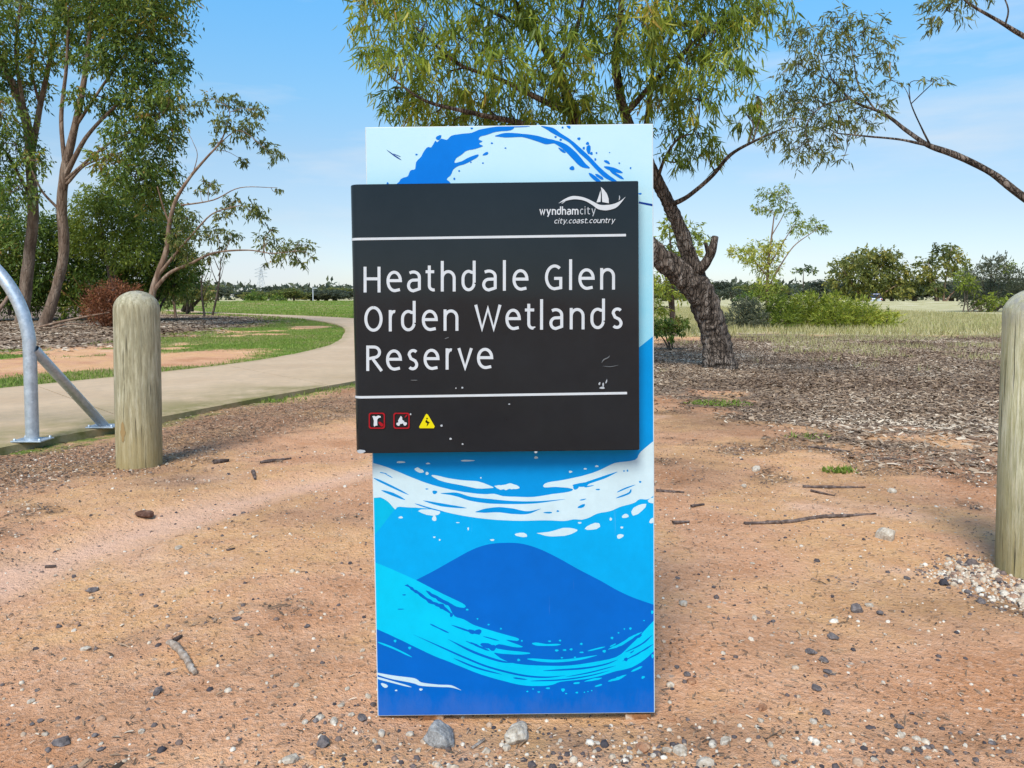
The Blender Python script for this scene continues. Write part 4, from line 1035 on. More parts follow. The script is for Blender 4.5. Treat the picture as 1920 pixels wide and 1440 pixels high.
def make_tree(name, label, cat, base, limbs, clumps, bark, leaf, group=None, nseg=9, twig=None, droop=0.75, per=9, kite=False, hollow=0.35, wob=0.16, n_tw=10, spread=1.0, crown_name='crown', fine=False):
    base = Vector(base)
    o = empty(name, base)
    tag(o, label, cat, group)
    Vs, Fs, off = [], [], 0
    nodes = []
    for li, (pts, rad) in enumerate(limbs):
        c = catmull([tuple(p) for p in pts], 6)
        rv = np.interp(np.linspace(0, 1, len(c)), np.linspace(0, 1, len(rad)), rad)
        V, F = tube_vf(c, rv, nseg if rad[0] > 0.02 else 6, wob, li * 3.7)
        if fine and rad[0] > 0.12:
            c = catmull([tuple(p) for p in pts], 22)
            rv = np.interp(np.linspace(0, 1, len(c)), np.linspace(0, 1, len(rad)), rad)
            V, F = tube_vf(c, rv, 44, wob, li * 3.7)
            V = V + np.array([np.array(mnoise.noise_vector(Vector((q_[0] * 13, q_[1] * 13, q_[2] * 3.5)))) * 0.017 for q_ in V])
        Vs.append(V); Fs.append(F + off); off += len(V)
        nodes += [(np.array(q), r_) for q, r_ in zip(c[len(c) // 4:], rv[len(c) // 4:])]
    arrs = None
    if clumps:
        arrs, sprays = crown_arrays(clumps, droop, per, hollow, spread)
        if nodes:
            NP = np.array([q for q, _ in nodes])
            for c, s0 in sprays:
                k = np.argmin(np.linalg.norm(NP - c, axis=1) + 0.5 * np.maximum(0, NP[:, 2] - c[2]))
                q, r_ = nodes[k]; tw = twig or max(0.006, r_ * 0.35)
                mid = (q + c) / 2 + rng.normal(0, 0.08, 3) * np.linalg.norm(c - q) + np.array((0, 0, 0.06 * np.linalg.norm(c - q)))
                V, F = tube_vf(catmull([q, mid, c], 4), np.linspace(min(tw, r_), tw * 0.45, 9), 5)
                Vs.append(V); Fs.append(F + off); off += len(V)
                sel = s0[rng.permutation(len(s0))[:n_tw]]
                for e in sel:
                    m2 = (c + e) / 2 + rng.normal(0, 0.06, 3) * np.linalg.norm(c - e)
                    V, F = tube_vf(catmull([c, m2, e], 3), np.linspace(tw * 0.42, tw * 0.15, 7), 4)
                    Vs.append(V); Fs.append(F + off); off += len(V)
    if Vs:
        V = np.concatenate(Vs) - np.array(base)
        link('trunk', np_mesh('trunk', V, [np.concatenate(Fs)]), bark, o, smooth=True)
    if arrs is not None:
        C, A, B, Ls, Ws, Ts = arrs
        me = scatter_mesh(crown_name, C - np.array(base), A, B, Ls, Ws, KITE_V if kite else LEAF_V, KITE_F if kite else LEAF_F, Ts)
        link(crown_name, me, leaf, o)
    return o

def pc(px, py, d, rpx, cov, ll, lw, tb=0.45, flat=1.0, deep=1.2):
    """clump as seen at (px, py); cov = how many times over its leaves cover its outline"""
    r = rpx * d / FPX
    n = max(8, int(cov * math.pi * r * r * flat / (ll * lw * 0.33)))
    return (P(px, py, d), (r, r * deep, r * flat), n, ll, lw, tb)

# --- gum behind the sign
D0 = 10.45
limbs = [limb_pts(l) for l in [
    [(1356, 712, 10.5, 84), (1350, 680, 10.5, 64), (1340, 630, 10.5, 55), (1326, 580, 10.45, 56), (1308, 540, 10.4, 58), (1290, 520, 10.38, 48)],
    [(1312, 552, 10.4, 52), (1275, 512, 10.3, 50), (1232, 478, 10.2, 44), (1165, 410, 10.0, 40), (1110, 310, 9.8, 32), (1075, 215, 9.5, 24), (1045, 130, 9.2, 18), (1000, 60, 9.0, 13), (940, -40, 8.8, 8)],
    [(1318, 545, 10.4, 36), (1296, 490, 10.35, 32), (1275, 430, 10.3, 29), (1255, 385, 10.25, 27), (1232, 340, 10.2, 25), (1205, 280, 10.0, 22), (1172, 215, 9.8, 19), (1155, 120, 9.5, 16), (1165, 10, 9.2, 12), (1185, -180, 9.0, 6)],
    [(1298, 515, 10.34, 26), (1322, 494, 10.2, 20), (1334, 470, 10.1, 19), (1341, 444, 10.0, 13)],
    [(1330, 488, 10.15, 9), (1326, 468, 10.05, 8), (1322, 456, 10.0, 6)],
    [(1258, 384, 10.25, 11), (1290, 368, 10.0, 9), (1335, 330, 9.7, 8), (1370, 290, 9.4, 7), (1420, 262, 9.1, 5), (1470, 240, 8.8, 3)],
    [(1075, 215, 9.5, 15), (1020, 190, 9.2, 12), (940, 150, 9.0, 9), (860, 120, 8.8, 7), (790, 60, 8.6, 5)],
    [(1110, 310, 9.8, 18), (1000, 240, 9.4, 13), (900, 215, 9.0, 10), (800, 190, 8.7, 6), (740, 150, 8.6, 4)],
    [(1172, 215, 9.8, 13), (1230, 150, 9.5, 10), (1290, 90, 9.3, 8), (1350, 40, 9.1, 6)],
    [(1045, 130, 9.2, 12), (1080, 60, 9.0, 8), (1100, -40, 8.9, 5)],
    [(1232, 340, 10.2, 8), (1245, 300, 9.9, 6), (1270, 262, 9.7, 4), (1300, 250, 9.6, 3)],
    [(1205, 280, 10.0, 12), (1222, 150, 9.9, 9), (1226, 40, 9.8, 8), (1240, -90, 9.6, 5)],
    [(1000, 60, 9.0, 9), (900, 10, 8.8, 6), (820, -40, 8.6, 4)],
]]
cl_px = [(725, 25, 60), (700, 100, 32), (760, 110, 55), (745, 190, 40), (800, 40, 60), (830, 150, 60), (800, 215, 45), (870, 70, 55), (890, 190, 55), (850, 235, 40), (940, 30, 60), (950, 110, 55), (950, 200, 50), (1010, 160, 45), (1010, 230, 40),
         (1040, 30, 60), (1060, 100, 50), (1080, 170, 45), (1090, 235, 40), (1130, 30, 50), (1140, 100, 45), (1130, 200, 45), (1200, 40, 55), (1210, 120, 50), (1240, 190, 45), (1270, 40, 60), (1290, 120, 50), (1310, 185, 45), (1340, 60, 55), (1370, 130, 45), (1390, 40, 50), (1440, 20, 40), (1260, 245, 34), (1310, 250, 34), (1330, 285, 26), (1290, 300, 22), (1260, 290, 20), (1400, 215, 30), (1420, 180, 24),
         (720, -60, 70), (820, -70, 80), (930, -80, 85), (1040, -90, 90), (1150, -90, 85), (1260, -80, 85), (1360, -60, 75), (800, -170, 80), (930, -200, 90), (1080, -220, 100), (1230, -200, 90), (1350, -160, 80), (1000, -320, 90), (1160, -330, 90)]
clumps = []
for x, y, r_ in cl_px:
    d = 8.9 + 0.9 * rng.random() + (0.4 if x > 1100 else -0.1)
    d = d - (0.5 if y < 150 else 0)
    clumps.append(pc(x, y, d, r_ * 0.98, 1.3 if y > 230 else 1.7, 0.165, 0.020, 0.38 + rng.normal(0, .09), 0.95, 1.3))
make_tree('gum_tree', 'leaning gum tree with rough forked trunk and drooping leaves, rising behind the sign', 'tree', (P(1354, 700, 10.5).x, 10.5, 0), limbs, clumps, BARK_GREY, LEAF_GUM, nseg=14, twig=0.013, droop=0.78, per=8, n_tw=7, fine=True)

# --- gum outside the frame on the right whose limbs reach in
limbs = [limb_pts(l) for l in [
    [(2230, 775, 7.4, 120), (2215, 640, 7.4, 92), (2190, 500, 7.4, 84), (2180, 330, 7.4, 70), (2190, 150, 7.5, 55), (2150, -80, 7.6, 38), (2120, -300, 7.6, 20)],
    [(2190, 500, 7.4, 40), (2090, 440, 7.4, 28), (1990, 410, 7.5, 20), (1920, 370, 7.6, 16), (1860, 325, 7.7, 13), (1790, 290, 7.8, 13), (1740, 272, 7.9, 10), (1700, 245, 8.0, 8), (1655, 212, 8.1, 6), (1600, 190, 8.1, 5), (1560, 150, 8.1, 3)],
    [(1745, 274, 7.9, 6), (1690, 262, 7.9, 4.5), (1630, 256, 8.0, 3.5), (1570, 250, 8.1, 2.5)],
    [(1745, 274, 7.9, 4), (1728, 240, 7.9, 3), (1712, 205, 7.9, 2.5), (1702, 175, 7.9, 1.5)],
    [(1640, 205, 8.1, 4), (1610, 160, 8.1, 3), (1600, 110, 8.1, 2.5), (1590, 60, 8.1, 1.5)],
    [(1590, 185, 8.1, 4), (1540, 200, 8.1, 3), (1510, 240, 8.1, 2), (1520, 280, 8.1, 1.5)],
    [(2190, 150, 7.5, 30), (2060, 120, 7.4, 18), (1980, 100, 7.3, 12), (1920, 68, 7.2, 10), (1870, 38, 7.2, 7), (1815, 5, 7.2, 5), (1780, -30, 7.2, 3)],
    [(1885, 46, 7.2, 4), (1890, 15, 7.2, 3), (1870, -30, 7.2, 2)],
]]
clumps = []
for x, y, r_, n in [(1530, 80, 42, 230), (1500, 120, 35, 190), (1560, 130, 45, 260), (1620, 60, 40, 180), (1650, 100, 32, 120), (1600, 170, 35, 150), (1520, 180, 40, 240), (1480, 220, 38, 220), (1530, 240, 40, 240), (1500, 275, 32, 150), (1545, 290, 24, 90), (1450, 250, 28, 100), (1620, 225, 30, 120), (1645, 195, 26, 80), (1570, 215, 36, 160), (1570, 40, 32, 100), (1670, 150, 22, 40), (1580, 300, 14, 25), (1470, 170, 30, 130), (1490, 60, 26, 70),
                     (1775, 20, 34, 120), (1800, -10, 34, 120), (1750, 5, 20, 40), (1745, 152, 18, 26), (1765, 158, 10, 10), (1850, -40, 40, 120)]:
    clumps.append(pc(x, y, (7.9 + 0.5 * rng.random()) if x < 1720 else 7.2, r_, 0.9 if n > 60 else 0.6, 0.085, 0.014, 0.42, 0.95, 1.2))
make_tree('gum_tree', 'bare-limbed gum reaching over the mulch, thin olive leaf clusters at its branch ends', 'tree', (P(2230, 700, 7.4).x, 7.4, 0), limbs, clumps, BARK_GREY, LEAF_OLIVE, nseg=10, twig=0.006, droop=0.6, per=7, n_tw=9)

# --- big gums on the left
def LC(lst, d0, d1, cov, ll, lw, tb, flat=0.9):
    return [pc(x, y, d0 + (d1 - d0) * rng.random(), r_, cov, ll, lw, tb + rng.normal(0, .10), flat, 1.25) for x, y, r_ in lst]
l1 = [limb_pts(l) for l in [
    [(42, 604, 26.5, 40), (46, 560, 26.5, 34), (55, 480, 26.4, 31), (62, 400, 26.2, 28), (58, 320, 26, 26), (50, 230, 25.8, 24), (20, 150, 25.5, 20), (-25, 60, 25, 14), (-50, -60, 25, 8)],
    [(57, 300, 26, 18), (75, 200, 25.7, 15), (98, 90, 25.4, 11), (115, -40, 25, 8)],
    [(50, 230, 25.8, 13), (30, 100, 25, 9), (40, 0, 24.6, 7)],
    [(62, 380, 26.2, 10), (20, 300, 25.6, 8), (-10, 260, 25, 5)],
    [(75, 200, 25.7, 8), (60, 130, 25.3, 6), (70, 60, 25, 4)],
]]
make_tree('gum_tree', 'tall gum with a straight tan trunk and open crown behind the pipe hoop', 'tree', (P(42, 600, 26.5).x, 26.5, 0), l1,
          LC([(20, 30, 55), (80, 20, 50), (30, 110, 40), (-30, 120, 60), (60, 170, 30), (0, 210, 45), (30, 270, 40), (-20, 330, 55), (80, 110, 30), (30, 360, 40), (-60, 30, 70), (10, -60, 70), (90, -60, 60), (-70, 230, 60), (60, 300, 26)], 24, 27.5, 1.7, 0.19, 0.058, 0.5), BARK_BROWN, LEAF_DARK, nseg=10, twig=0.03, droop=0.6, kite=True, per=7, n_tw=8)
l2 = [limb_pts(l) for l in [
    [(80, 622, 24.5, 44), (90, 590, 24.5, 30), (106, 540, 24.5, 27), (120, 470, 24.4, 27), (116, 390, 24.3, 27), (122, 320, 24.2, 25), (140, 240, 24, 19), (158, 150, 23.8, 14), (168, 60, 23.6, 10), (178, -60, 23.4, 7)],
    [(120, 335, 24.2, 15), (160, 260, 23.9, 11), (205, 210, 23.7, 8), (260, 160, 23.5, 5)],
    [(122, 315, 24.2, 13), (115, 220, 24, 11), (125, 120, 23.8, 9), (130, 10, 23.6, 6)],
    [(120, 340, 24.2, 10), (190, 280, 23.8, 7), (240, 250, 23.5, 5), (280, 240, 23.4, 3)],
    [(140, 240, 24, 9), (200, 150, 23.7, 7), (250, 80, 23.5, 5), (280, 20, 23.4, 3)],
    [(125, 345, 24.2, 9), (160, 310, 24, 6), (215, 290, 23.8, 4)],
    [(118, 400, 24.3, 9), (80, 360, 24, 6), (60, 320, 23.8, 4)],
]]
make_tree('gum_tree', 'tall gum with a crooked grey trunk and heavy dark crown beside the rust-brown bush', 'tree', (P(84, 612, 24.5).x, 24.5, 0), l2,
          LC([(150, 40, 50), (210, 30, 55), (265, 40, 60), (310, 50, 40), (180, 110, 34), (240, 110, 50), (295, 120, 48), (318, 170, 28), (260, 180, 48), (300, 215, 42), (240, 250, 40), (285, 280, 46), (300, 330, 38), (255, 330, 46), (215, 200, 30), (150, 180, 25), (130, 90, 34), (200, 300, 32), (160, -50, 70), (250, -50, 75), (310, -30, 55), (330, 110, 24), (280, 370, 36), (320, 260, 24)], 22.5, 25, 2.3, 0.18, 0.058, 0.5), BARK_BROWN, LEAF_DARK, nseg=10, twig=0.026, droop=0.62, kite=True, per=7, n_tw=8)

# understorey behind them
def bushy(name, label, base, px, leaf, n, tb, d, cl_list, cat='tree', group=None, trunkw=10, ll=0.16, lw=0.06, stems=3, bark=None, kite=True, droop=0.45):
    b = P(base[0], base[1], d); b.z = 0
    limbs = []
    for i in range(stems):
        tx, ty, _ = cl_list[(i * 3) % len(cl_list)]
        limbs.append(limb_pts([(base[0] + (i - stems / 2) * trunkw * 0.8, base[1] + 6, d, trunkw), ((base[0] * .6 + tx * .4), base[1] * .6 + ty * .4, d, trunkw * .7), (tx, ty, d, trunkw * .3)]))
    return make_tree(name, label, cat, b, limbs, LC(cl_list, d - px, d + px, n, ll, lw, tb), bark or BARK_DARK, leaf, group, 7, None, droop, 7, kite, 0.25, 0.12, 6)
bushy('wattle_tree', 'dense dark green tree filling the space behind the two tall gum trunks', (30, 585), 1.0, LEAF_DARK, 3.0, 0.3, 31, [(0, 470, 60), (60, 440, 55), (20, 530, 60), (90, 510, 50), (-40, 520, 60), (-60, 440, 60), (130, 480, 45), (60, 555, 40), (-20, 400, 45), (110, 430, 40)])
bushy('wattle_tree', 'pale olive bushy tree between the crooked gum and the slender leaning gum', (220, 590), 1.0, LEAF_LIME, 2.6, 0.2, 30, [(180, 400, 45), (230, 390, 45), (270, 410, 40), (210, 450, 45), (160, 450, 40), (250, 470, 45), (180, 370, 30), (225, 350, 30)])
bushy('wattle_tree', 'shadowy mid-green tree behind the slender leaning gum and saplings', (290, 588), 1.0, LEAF_DARK, 3.0, 0.5, 32, [(290, 450, 45), (320, 480, 40), (290, 520, 45), (330, 430, 35), (250, 520, 50), (200, 510, 45), (330, 530, 32), (160, 530, 45), (310, 390, 30), (360, 500, 22), (140, 560, 40)])
bushy('wattle_tree', 'low grey-green scrubby tree at the back of the mulch bed', (355, 578), 1.0, LEAF_OLIVE, 2.6, 0.4, 44, [(340, 545, 26), (370, 540, 26), (320, 550, 24), (385, 552, 16), (355, 522, 18)], ll=0.2, lw=0.08)
# dead rust bush: many fine upright twigs
rb_ = P(208, 612, 25.0); rb_.z = 0
limbs = []
for i in range(26):
    a = rng.normal(0, 32); hgt = 55 + 45 * rng.random()
    limbs.append(limb_pts([(208 + a * 0.3, 614, 25, 3.0), (208 + a * 0.9, 614 - hgt * 0.55, 25 + rng.normal(0, .3), 2.0), (208 + a * 1.5, 614 - hgt, 25 + rng.normal(0, .5), 1.0)]))
make_tree('dead_bush', 'rust-brown dead bush with fine twigs beside the crooked gum trunk', 'bush', rb_, limbs, LC([(185, 560, 24), (215, 545, 26), (235, 565, 24), (200, 590, 26), (230, 590, 22), (175, 588, 18), (210, 570, 30), (245, 545, 16)], 24.5, 25.5, 1.7, 0.13, 0.022, 0.5), mat_bark('bark_rust', (0.08, 0.03, 0.015), (0.17, 0.065, 0.03), (0.3, 0.14, 0.07)), LEAF_RUST, None, 5, 0.008, 0.1, 6, True, 0.2, 0.0, 6, 1.6)
# fallen dead limbs on the mulch under the tall gums
for lab, pts in (('long bare grey limb lying on the mulch beside the dead bush', [(70, 600, 24.0, 6), (120, 588, 24.0, 7), (170, 578, 24.0, 5), (205, 572, 24.2, 3)]),
                 ('short forked dead limb lying on the mulch by the crooked gum', [(95, 612, 23.5, 6), (130, 604, 23.5, 5), (160, 606, 23.4, 3)]),
                 ('thick tan log leaning against the ground behind the pipe hoop', [(-30, 612, 23.0, 12), (0, 575, 23.2, 11), (24, 540, 23.5, 8)])):
    p_, r_ = limb_pts(pts)
    low = min(v.z for v in p_)
    p_ = [Vector((v.x, v.y, v.z - low + r_[0] * 0.6)) for v in p_]
    tag(link('fallen_limb', tube_mesh('fallen_limb', p_, r_, 8, 5), BARK_TAN, None, True), lab, 'branch')

# slender leaning gum
l3 = [limb_pts(l) for l in [
    [(284, 620, 23, 24), (284, 560, 23, 19), (296, 515, 23, 17), (312, 470, 23, 15), (318, 420, 22.9, 12), (330, 375, 22.8, 10), (358, 330, 22.7, 8), (388, 295, 22.6, 6), (412, 268, 22.5, 5), (425, 240, 22.4, 3)],
    [(288, 545, 23, 12), (318, 512, 22.9, 10), (360, 493, 22.7, 8), (402, 474, 22.5, 6), (465, 469, 22.3, 4), (510, 475, 22.2, 3), (560, 470, 22.1, 2)],
    [(298, 515, 23, 10), (330, 475, 22.8, 8), (365, 435, 22.6, 6), (400, 400, 22.5, 4), (450, 385, 22.4, 2.5)],
    [(318, 420, 22.9, 6), (305, 385, 22.8, 4), (295, 350, 22.7, 3)],
    [(340, 385, 22.8, 5), (400, 375, 22.5, 3.5), (450, 352, 22.3, 2.5), (520, 352, 22.2, 1.5)],
    [(362, 325, 22.7, 3), (370, 290, 22.6, 2), (360, 262, 22.5, 1.5)],
    [(412, 268, 22.5, 3), (450, 245, 22.3, 2), (500, 280, 22.2, 1.5)],
    [(425, 240, 22.4, 3), (430, 205, 22.3, 2), (400, 185, 22.3, 1)],
]]
make_tree('gum_tree', 'slender leaning gum with thin tan stems and sparse leaf clusters beyond the weathered bollard', 'tree', (P(284, 612, 23).x, 23, 0), l3,
          LC([(365, 200, 17), (400, 187, 20), (440, 190, 20), (480, 205, 18), (420, 232, 22), (452, 248, 22), (490, 268, 16), (512, 288, 18), (412, 268, 14), (470, 230, 18), (395, 345, 16), (376, 358, 10), (522, 355, 8), (440, 378, 18), (472, 390, 20), (492, 402, 16), (420, 400, 16), (402, 432, 20), (432, 442, 18), (372, 440, 14), (500, 452, 20), (540, 470, 24), (572, 462, 16), (560, 490, 14), (502, 496, 8), (350, 410, 22), (335, 450, 24), (352, 480, 16), (340, 200, 10), (585, 485, 8), (525, 485, 12), (455, 300, 12), (510, 430, 10), (415, 470, 12), (385, 480, 12)], 22.2, 23, 1.5, 0.155, 0.045, 0.42, 1.0), BARK_TAN, LEAF_OLIVE, None, 8, 0.012, 0.7, 6, True, 0.2, 0.1, 6)

# thin saplings by the far bend
for i, (bx, by, tx, ty, w, lab) in enumerate([(330, 596, 326, 480, 6, 'thin tan sapling with a wispy crown nearest the weathered bollard'), (350, 589, 354, 470, 6, 'straight black-stemmed sapling between two thin saplings by the lawn'),
                                  (384, 594, 380, 500, 5, 'bare dark sapling with no leaves by the curving path'), (398, 591, 414, 482, 5, 'bare crooked sapling leaning over the lawn by the curving path')]):
    g = G(bx, by); d = g.y
    mx = (bx + tx) / 2 + (4 if i % 2 else -4)
    lm = [limb_pts([(bx, by + 3, d, w), (mx, (by + ty) / 2, d, w * .7), (tx, ty, d, w * .3)])]
    for k in range(5):
        f = 0.45 + 0.11 * k; x0 = bx + (tx - bx) * f; y0 = by + (ty - by) * f; sgn = -1 if k % 2 else 1
        lm.append(limb_pts([(x0, y0, d, 2.0), (x0 + sgn * 9, y0 - 22, d, 1.4), (x0 + sgn * 15, y0 - 46, d, .8)]))
    cls = LC([(tx, ty + 10, 16), (tx - 12, ty + 22, 12), (tx + 12, ty + 18, 12)], d - .3, d + .3, 0.9, 0.2, 0.05, .35) if i < 2 else LC([(tx, ty + 6, 9)], d - .2, d + .2, 0.35, 0.16, 0.03, .3)
    make_tree('sapling', lab, 'tree', (g.x, g.y, 0), lm, cls, BARK_TAN if i == 0 else BARK_DARK, LEAF_OLIVE, 'saplings by the lawn', 6, 0.01, 0.5, 6, True, 0.2, 0.05, 4)

# --- right side: tree behind the big trunk, shrubs, slender sapling
bushy('wattle_tree', 'yellow-green small tree half hidden behind the forked gum trunk', (1266, 628), 0.5, LEAF_LIME, 1.9, 0.35, 19, [(1255, 425, 22), (1285, 432, 24), (1316, 446, 16), (1240, 470, 30), (1270, 480, 24), (1236, 530, 28), (1262, 545, 22), (1225, 580, 26), (1300, 470, 16)], trunkw=9, ll=0.12, lw=0.04, stems=3)
bushy('shrub', 'small dark green leafy shrub at the sign edge behind the dirt', (1258, 652), 0.2, LEAF_DARK, 2.2, 0.45, 14.2, [(1258, 606, 20), (1240, 612, 18), (1276, 604, 18), (1225, 615, 20), (1262, 622, 16)], 'shrub', trunkw=4, ll=0.09, lw=0.035, stems=4)
s1 = [limb_pts(l) for l in [
    [(1440, 616, 24, 11), (1438, 560, 24, 8), (1440, 500, 24, 7), (1446, 450, 23.9, 5), (1452, 400, 23.8, 3)],
    [(1440, 540, 24, 5), (1462, 500, 23.8, 4), (1488, 462, 23.7, 3), (1520, 438, 23.6, 2), (1540, 425, 23.5, 1.2)],
    [(1441, 500, 24, 4), (1468, 455, 23.8, 3), (1490, 420, 23.7, 1.5)],
    [(1440, 520, 24, 4), (1415, 490, 23.9, 3), (1395, 470, 23.8, 1.5)],
    [(1448, 440, 23.9, 3), (1470, 400, 23.8, 2), (1478, 365, 23.7, 1)]]]
make_tree('sapling', 'slender multi-stemmed eucalypt sapling with tufted lime leaves above the hedge of shrubs', 'tree', (P(1440, 612, 24).x, 24, 0), s1,
          LC([(1420, 468, 26), (1452, 466, 20), (1400, 480, 18), (1440, 500, 24), (1382, 470, 14)], 23.6, 24.2, 1.7, 0.13, 0.04, 0.8)
          + LC([(1462, 372, 18), (1440, 362, 16), (1422, 388, 14), (1485, 395, 16), (1448, 395, 14), (1500, 425, 20), (1530, 422, 16), (1545, 430, 10), (1470, 350, 12), (1440, 535, 26), (1425, 555, 20)], 23.6, 24.2, 1.3, 0.12, 0.035, 0.3), BARK_TAN, LEAF_LIME, None, 6, 0.01, 0.45, 6, True, 0.2, 0.05, 5)
sh = [(1398, 586, 40, LEAF_GREY, .4, 'grey-green twiggy shrub under the slender lime-tufted sapling'), (1462, 582, 44, LEAF_LIME, .12, 'green rounded shrub at the sapling end of the hedge'),
      (1515, 578, 46, LEAF_LIME, .4, 'tallest yellow-green shrub in the middle of the hedge'), (1566, 580, 44, LEAF_LIME, .55, 'bright yellow-green shrub with pale flower tips in the hedge'),
      (1615, 586, 40, LEAF_LIME, .5, 'loose yellow-green shrub sloping down along the hedge'), (1662, 600, 30, LEAF_LIME, .6, 'low yellow-green end shrub trailing into dry grass')]
for i, (x, y, r_, lf, tb, lab) in enumerate(sh):
    k = r_ / 44
    bushy('shrub', lab, (x, 618 - i * .5), 0.7, lf, 1.9, tb, 23.2 + 0.3 * (i % 3), [(x + 3, y - 24 * k, 9 * k), (x - 18 * k, y - 16 * k, 9 * k), (x, y, 24 * k), (x - 20 * k, y + 10, 22 * k), (x + 20 * k, y + 8, 22 * k), (x + 4, y + 20, 22 * k), (x - 10, y - 14 * k, 16 * k), (x + 14, y - 12 * k, 15 * k), (x - 26 * k, y + 20, 16 * k), (x + 27 * k, y + 20, 16 * k)], 'shrub', 'shrub hedge beyond the mulch', trunkw=3, ll=0.11, lw=0.028, stems=5, droop=-0.35)
# mid-distance trees on the right
bushy('gum_tree', 'broad rounded gum with yellow-tipped crown in the dry paddock', (1625, 572), 2.5, LEAF_FAR, 2.8, 0.55, 88, [(1580, 505, 24), (1600, 490, 22), (1575, 530, 24), (1612, 520, 26), (1632, 490, 24), (1650, 480, 20), (1640, 520, 24), (1665, 500, 26), (1690, 510, 22), (1680, 535, 26), (1655, 540, 20), (1600, 545, 20), (1700, 540, 16), (1618, 478, 16), (1672, 478, 16)], trunkw=5, ll=0.42, lw=0.2, stems=4, bark=BARK_TAN)
bushy('gum_tree', 'tall open gum with a pale trunk beside the broad rounded gum', (1764, 572), 2.5, LEAF_FAR, 2.4, 0.42, 84, [(1740, 490, 18), (1765, 475, 20), (1790, 485, 18), (1740, 520, 20), (1770, 505, 18), (1800, 505, 18), (1815, 520, 14), (1755, 540, 16), (1726, 535, 16), (1785, 465, 12), (1732, 510, 14)], trunkw=5, ll=0.4, lw=0.19, stems=4, bark=BARK_TAN)
bushy('scrub_tree', 'wide grey twiggy scrub tree with yellow-green patches behind the pale bollard', (1855, 586), 1.5, LEAF_GREY, 1.8, 0.5, 50, [(1810, 535, 24), (1840, 520, 22), (1870, 505, 22), (1880, 540, 28), (1850, 555, 22), (1910, 520, 26), (1915, 555, 24), (1940, 530, 26), (1825, 560, 18), (1890, 565, 20), (1860, 495, 14)], trunkw=4, ll=0.26, lw=0.075, stems=9, droop=-0.2)
bushy('shrub', 'yellow-green shrub growing against the grey scrub tree', (1812, 585), 0.8, LEAF_LIME, 1.8, 0.25, 48.5, [(1805, 520, 16), (1815, 535, 16), (1870, 560, 16), (1850, 575, 14), (1885, 500, 13), (1905, 570, 14), (1835, 560, 14)], 'shrub', trunkw=3, ll=0.22, lw=0.07, stems=6)

# far tree lines: copies of four kinds
protos = []
for k in range(4):
    cls = []
    for i in range(9):
        a = rng.random() * 6.28; q = rng.random() ** .5 * 2.3
        zc_ = 2.2 + 2.6 * rng.random() * (1 - q / 4)
        cls.append(((q * math.cos(a), q * math.sin(a), zc_), (1.25, 1.25, 1.0), 420, 0.36, 0.18, 0.25 + 0.1 * rng.random() + 0.06 * k))
    lm = [([Vector((0, 0, -.3)), Vector((.1, 0, 1.5)), Vector((.2, .1, 3.4))], [0.22, 0.16, 0.06])]
    t_ = make_tree('distant_tree', 'x', 'tree', (0, 0, 0), lm, cls, BARK_DARK, LEAF_OLIVE if k % 2 else LEAF_HAZED, None, 6, 0.05, 0.4, 7, True, 0.3, 0.05, 3)
    protos.append(t_)
used = [False] * 4
def far_tree(x, y, hscale, wscale, k, label, group):
    src = protos[k]
    if not used[k]:
        o = src; used[k] = True
    else:
        o = src.copy(); COL.objects.link(o)
        for ch in list(src.children):
            c = ch.copy(); COL.objects.link(c); c.parent = o
    o.location = (x, y, 0); o.rotation_euler = (0, 0, rng.random() * 6.28); o.scale = (wscale, wscale, hscale)
    o['label'] = label.replace('dark tree', ('dark green tree', 'olive tree')[k % 2]); o['group'] = group
LAB_L = 'small dark tree in the distant tree line beyond the green lawn'
LAB_R = 'small dark tree in the distant tree line beyond the dry paddock'
k = 0
for px in np.sort(rng.uniform(-60, 700, 40)):
    d = 150 + 30 * rng.random(); top = 531 + 20 * rng.random() ** 0.8 - (7 if px < 430 else 0)
    hm = P(px, top, d).z; x = P(px + rng.normal(0, 6), 560, d).x
    far_tree(x, d, hm / 5.3, 1.0 + 1.0 * rng.random(), int(rng.integers(4)) if k > 3 else k, LAB_L, 'distant tree line beyond the lawn'); k += 1
for px in np.sort(rng.uniform(1215, 1960, 34)):
    d = 135 + 30 * rng.random(); top = 517 + 26 * rng.random() ** 1.2
    hm = P(px, top, d).z; x = P(px + rng.normal(0, 6), 560, d).x
    far_tree(x, d, hm / 5.3, 1.0 + 1.0 * rng.random(), int(rng.integers(4)), LAB_R, 'distant tree line beyond the paddock'); k += 1
x = P(1507, 560, 142).x
make_tree('distant_tree', 'lone flat-topped tree standing taller than the distant tree line by the paddock', 'tree', (x, 142, 0), [limb_pts([(1508, 567, 142, 3), (1506, 530, 142, 2), (1507, 508, 142, 1)])],
          LC([(1496, 508, 10), (1510, 503, 11), (1522, 508, 9)], 141, 143, 2.2, 0.5, 0.25, 0.3, 0.55), BARK_DARK, LEAF_DARK, None, 6, 0.08, 0.4, 7, True)
# low rounded bushes in the dry grass before the far trees
for px, py, d, w, lab in ((480, 566, 112, 15, 'round dark bush on the pale grass beyond the lawn'), (520, 566, 116, 11, 'smaller dark bush next to the round bush beyond the lawn'), (1400, 566, 112, 16, 'low dark bush in the paddock behind the slender sapling')):
    bushy('shrub', lab, (px, py + 3), 1.0, LEAF_DARK, 2.6, .4, d, [(px, py - 8, w), (px - w * .8, py - 5, w * .7), (px + w * .8, py - 5, w * .7)], 'shrub', trunkw=2, ll=0.4, lw=0.2)
